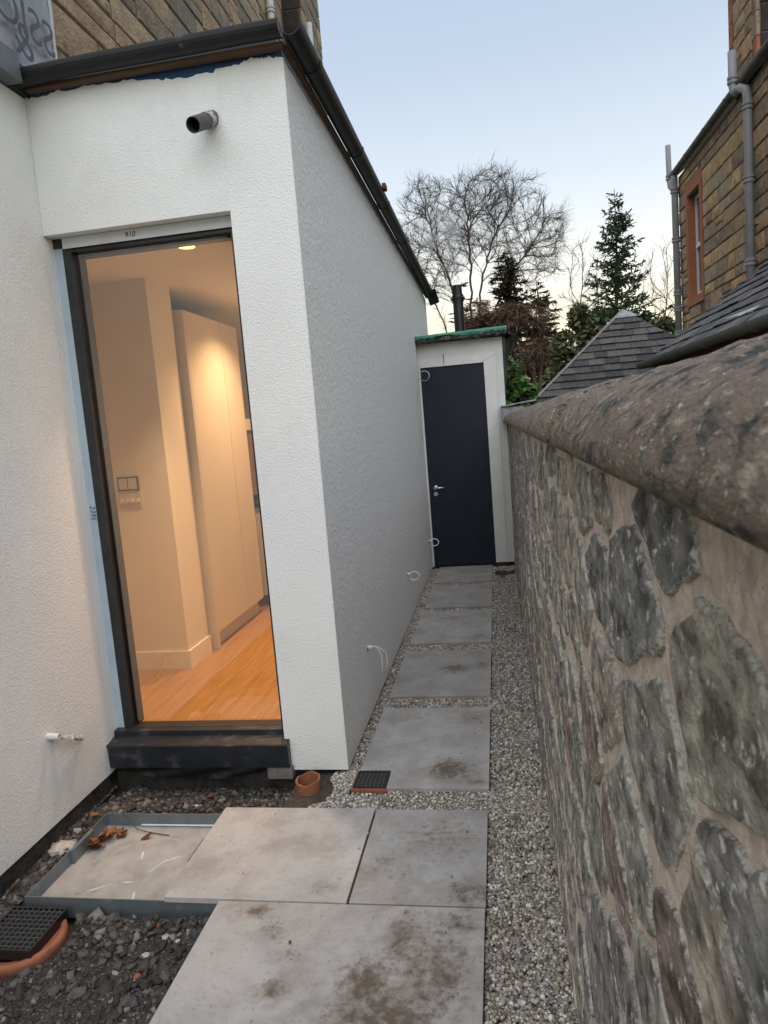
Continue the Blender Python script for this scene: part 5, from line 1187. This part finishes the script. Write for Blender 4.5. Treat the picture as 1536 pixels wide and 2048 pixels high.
# black drain grating on a terracotta ring, lower left
M['terracotta'] = mat('terracotta_clay', [(.24,.085,.045),(.33,.13,.07)], 12, rough=.75, mix2=((.16,.08,.05),9,.58,.75))
G1 = empty('drain_grating', (-1.70,1.98,-.08), 'black square drain grating sitting on a terracotta ring in the rubble', 'drain')
gx0, gx1, gy0, gy1, gz = -1.80, -1.590, 1.880, 2.088, -.028
fr = MB().box(gx0,gx1,gy0,gy0+.007,gz-.035,gz).box(gx0,gx1,gy1-.007,gy1,gz-.035,gz).box(gx0,gx0+.007,gy0+.007,gy1-.007,gz-.035,gz).box(gx1-.007,gx1,gy0+.007,gy1-.007,gz-.035,gz).build('grate_frame', M['blackplastic'], G1)
MB().box(gx0+.008,gx1-.008,gy0+.008,gy1-.008,gz-.036,gz-.030).build('grate_well', M['ink'], G1)
M['grill'] = mat('grey_edged_plastic', [(.05,.05,.052),(.08,.08,.083)], 9, rough=.4, spec=.5)
for i in range(1,10):
    t = i/10
    MB().box(lerp(gx0,gx1,t)-.0013,lerp(gx0,gx1,t)+.0013,gy0+.007,gy1-.007,gz-.012,gz-.0005).build('grate_bar', M['grill'], G1)
    MB().box(gx0+.007,gx1-.007,lerp(gy0,gy1,t)-.0013,lerp(gy0,gy1,t)+.0013,gz-.012,gz-.0011).build('grate_bar', M['grill'], G1)
MB().lathe((-1.690,1.972,0),[(.10,-.12),(.142,-.12),(.144,-.070),(.142,-.060),(.136,-.054),(.124,-.054),(.12,-.064),(.10,-.066)],48).build('clay_ring', M['terracotta'], G1, smooth=True)
# small grate by the path in a clay hopper
G2 = empty('drain_grating', (-.64,2.95,-.05), 'small black drain grating in a clay frame at the notched path slab', 'drain')
gx0, gx1, gy0, gy1, gz = -.718,-.570,2.872,3.022,-.002
MB().box(gx0-.006,gx1+.003,gy0-.010,gy0-.0005,-.055,-.006).box(gx0-.008,gx0-.0005,gy0,gy1,-.055,-.006).box(gx0,gx1,gy1+.0005,gy1+.006,-.055,-.006).build('clay_frame', M['terracotta'], G2)
MB().box(gx0,gx1,gy0,gy0+.006,gz-.02,gz).box(gx0,gx1,gy1-.006,gy1,gz-.02,gz).box(gx0,gx0+.006,gy0+.006,gy1-.006,gz-.02,gz).box(gx1-.006,gx1,gy0+.006,gy1-.006,gz-.02,gz).build('grate_frame', M['blackplastic'], G2)
MB().box(gx0+.007,gx1-.007,gy0+.007,gy1-.007,gz-.03,gz-.024).build('grate_well', M['ink'], G2)
for i in range(1,8):
    t = i/8
    MB().box(lerp(gx0,gx1,t)-.0016,lerp(gx0,gx1,t)+.0016,gy0+.006,gy1-.006,gz-.010,gz-.0005).build('grate_bar', M['grill'], G2)
    MB().box(gx0+.006,gx1-.006,lerp(gy0,gy1,t)-.0016,lerp(gy0,gy1,t)+.0016,gz-.010,gz-.0011).build('grate_bar', M['grill'], G2)
# clay pipe stub by the corner
q = np.random.default_rng(6); n = 30; V = []
for (r_, z_, jit) in ((.055,-.08,0),(.055,.026,.003),(.046,.026,.003),(.046,-.07,0)):
    for k in range(n):
        a_ = 2*math.pi*k/n; V.append((-.925+r_*math.cos(a_)*1.03,2.895+r_*math.sin(a_),z_+(.008*math.sin(a_*1.0+.6)+.003*math.sin(a_*5)+q.normal(0,.0012) if jit else 0)))
F = [(i*n+k,i*n+(k+1)%n,(i+1)*n+(k+1)%n,(i+1)*n+k) for i in range(3) for k in range(n)]
o = MB().add(V,F).build('clay_pipe', M['terracotta'], smooth=False, flipfix=False); tag(o,'short broken terracotta pipe stub standing at the white corner','pipe')
MB().add([(-.925+.045*math.cos(a_),2.895+.045*math.sin(a_),-.06) for a_ in np.linspace(0,6.283,16)[:-1]],[tuple(range(15))]).build('pipe_fill', M['soil'], o)
# scraps on the slabs
for (px_, py_, s_, m_, lab) in ((580,1885,.006,'chunk_brick','tiny brick crumb lying on the large muddy slab'),(718,1697,.007,'chunk_pale','tiny white chip on the clean pale slab'),(735,1667,.006,'chunk_pale','tiny white chip on the joint between the two slabs')):
    p = onZ(px_,py_,.004); bm = bmesh.new(); bmesh.ops.create_icosphere(bm, subdivisions=1, radius=s_)
    for v in bm.verts: v.co.z *= .6
    me = bpy.data.meshes.new('stone_crumb'); bm.to_mesh(me); bm.free(); o = link('stone_crumb', me, M[m_], None, (p[0],p[1],.003+s_*.5)); tag(o,lab,'crumb')
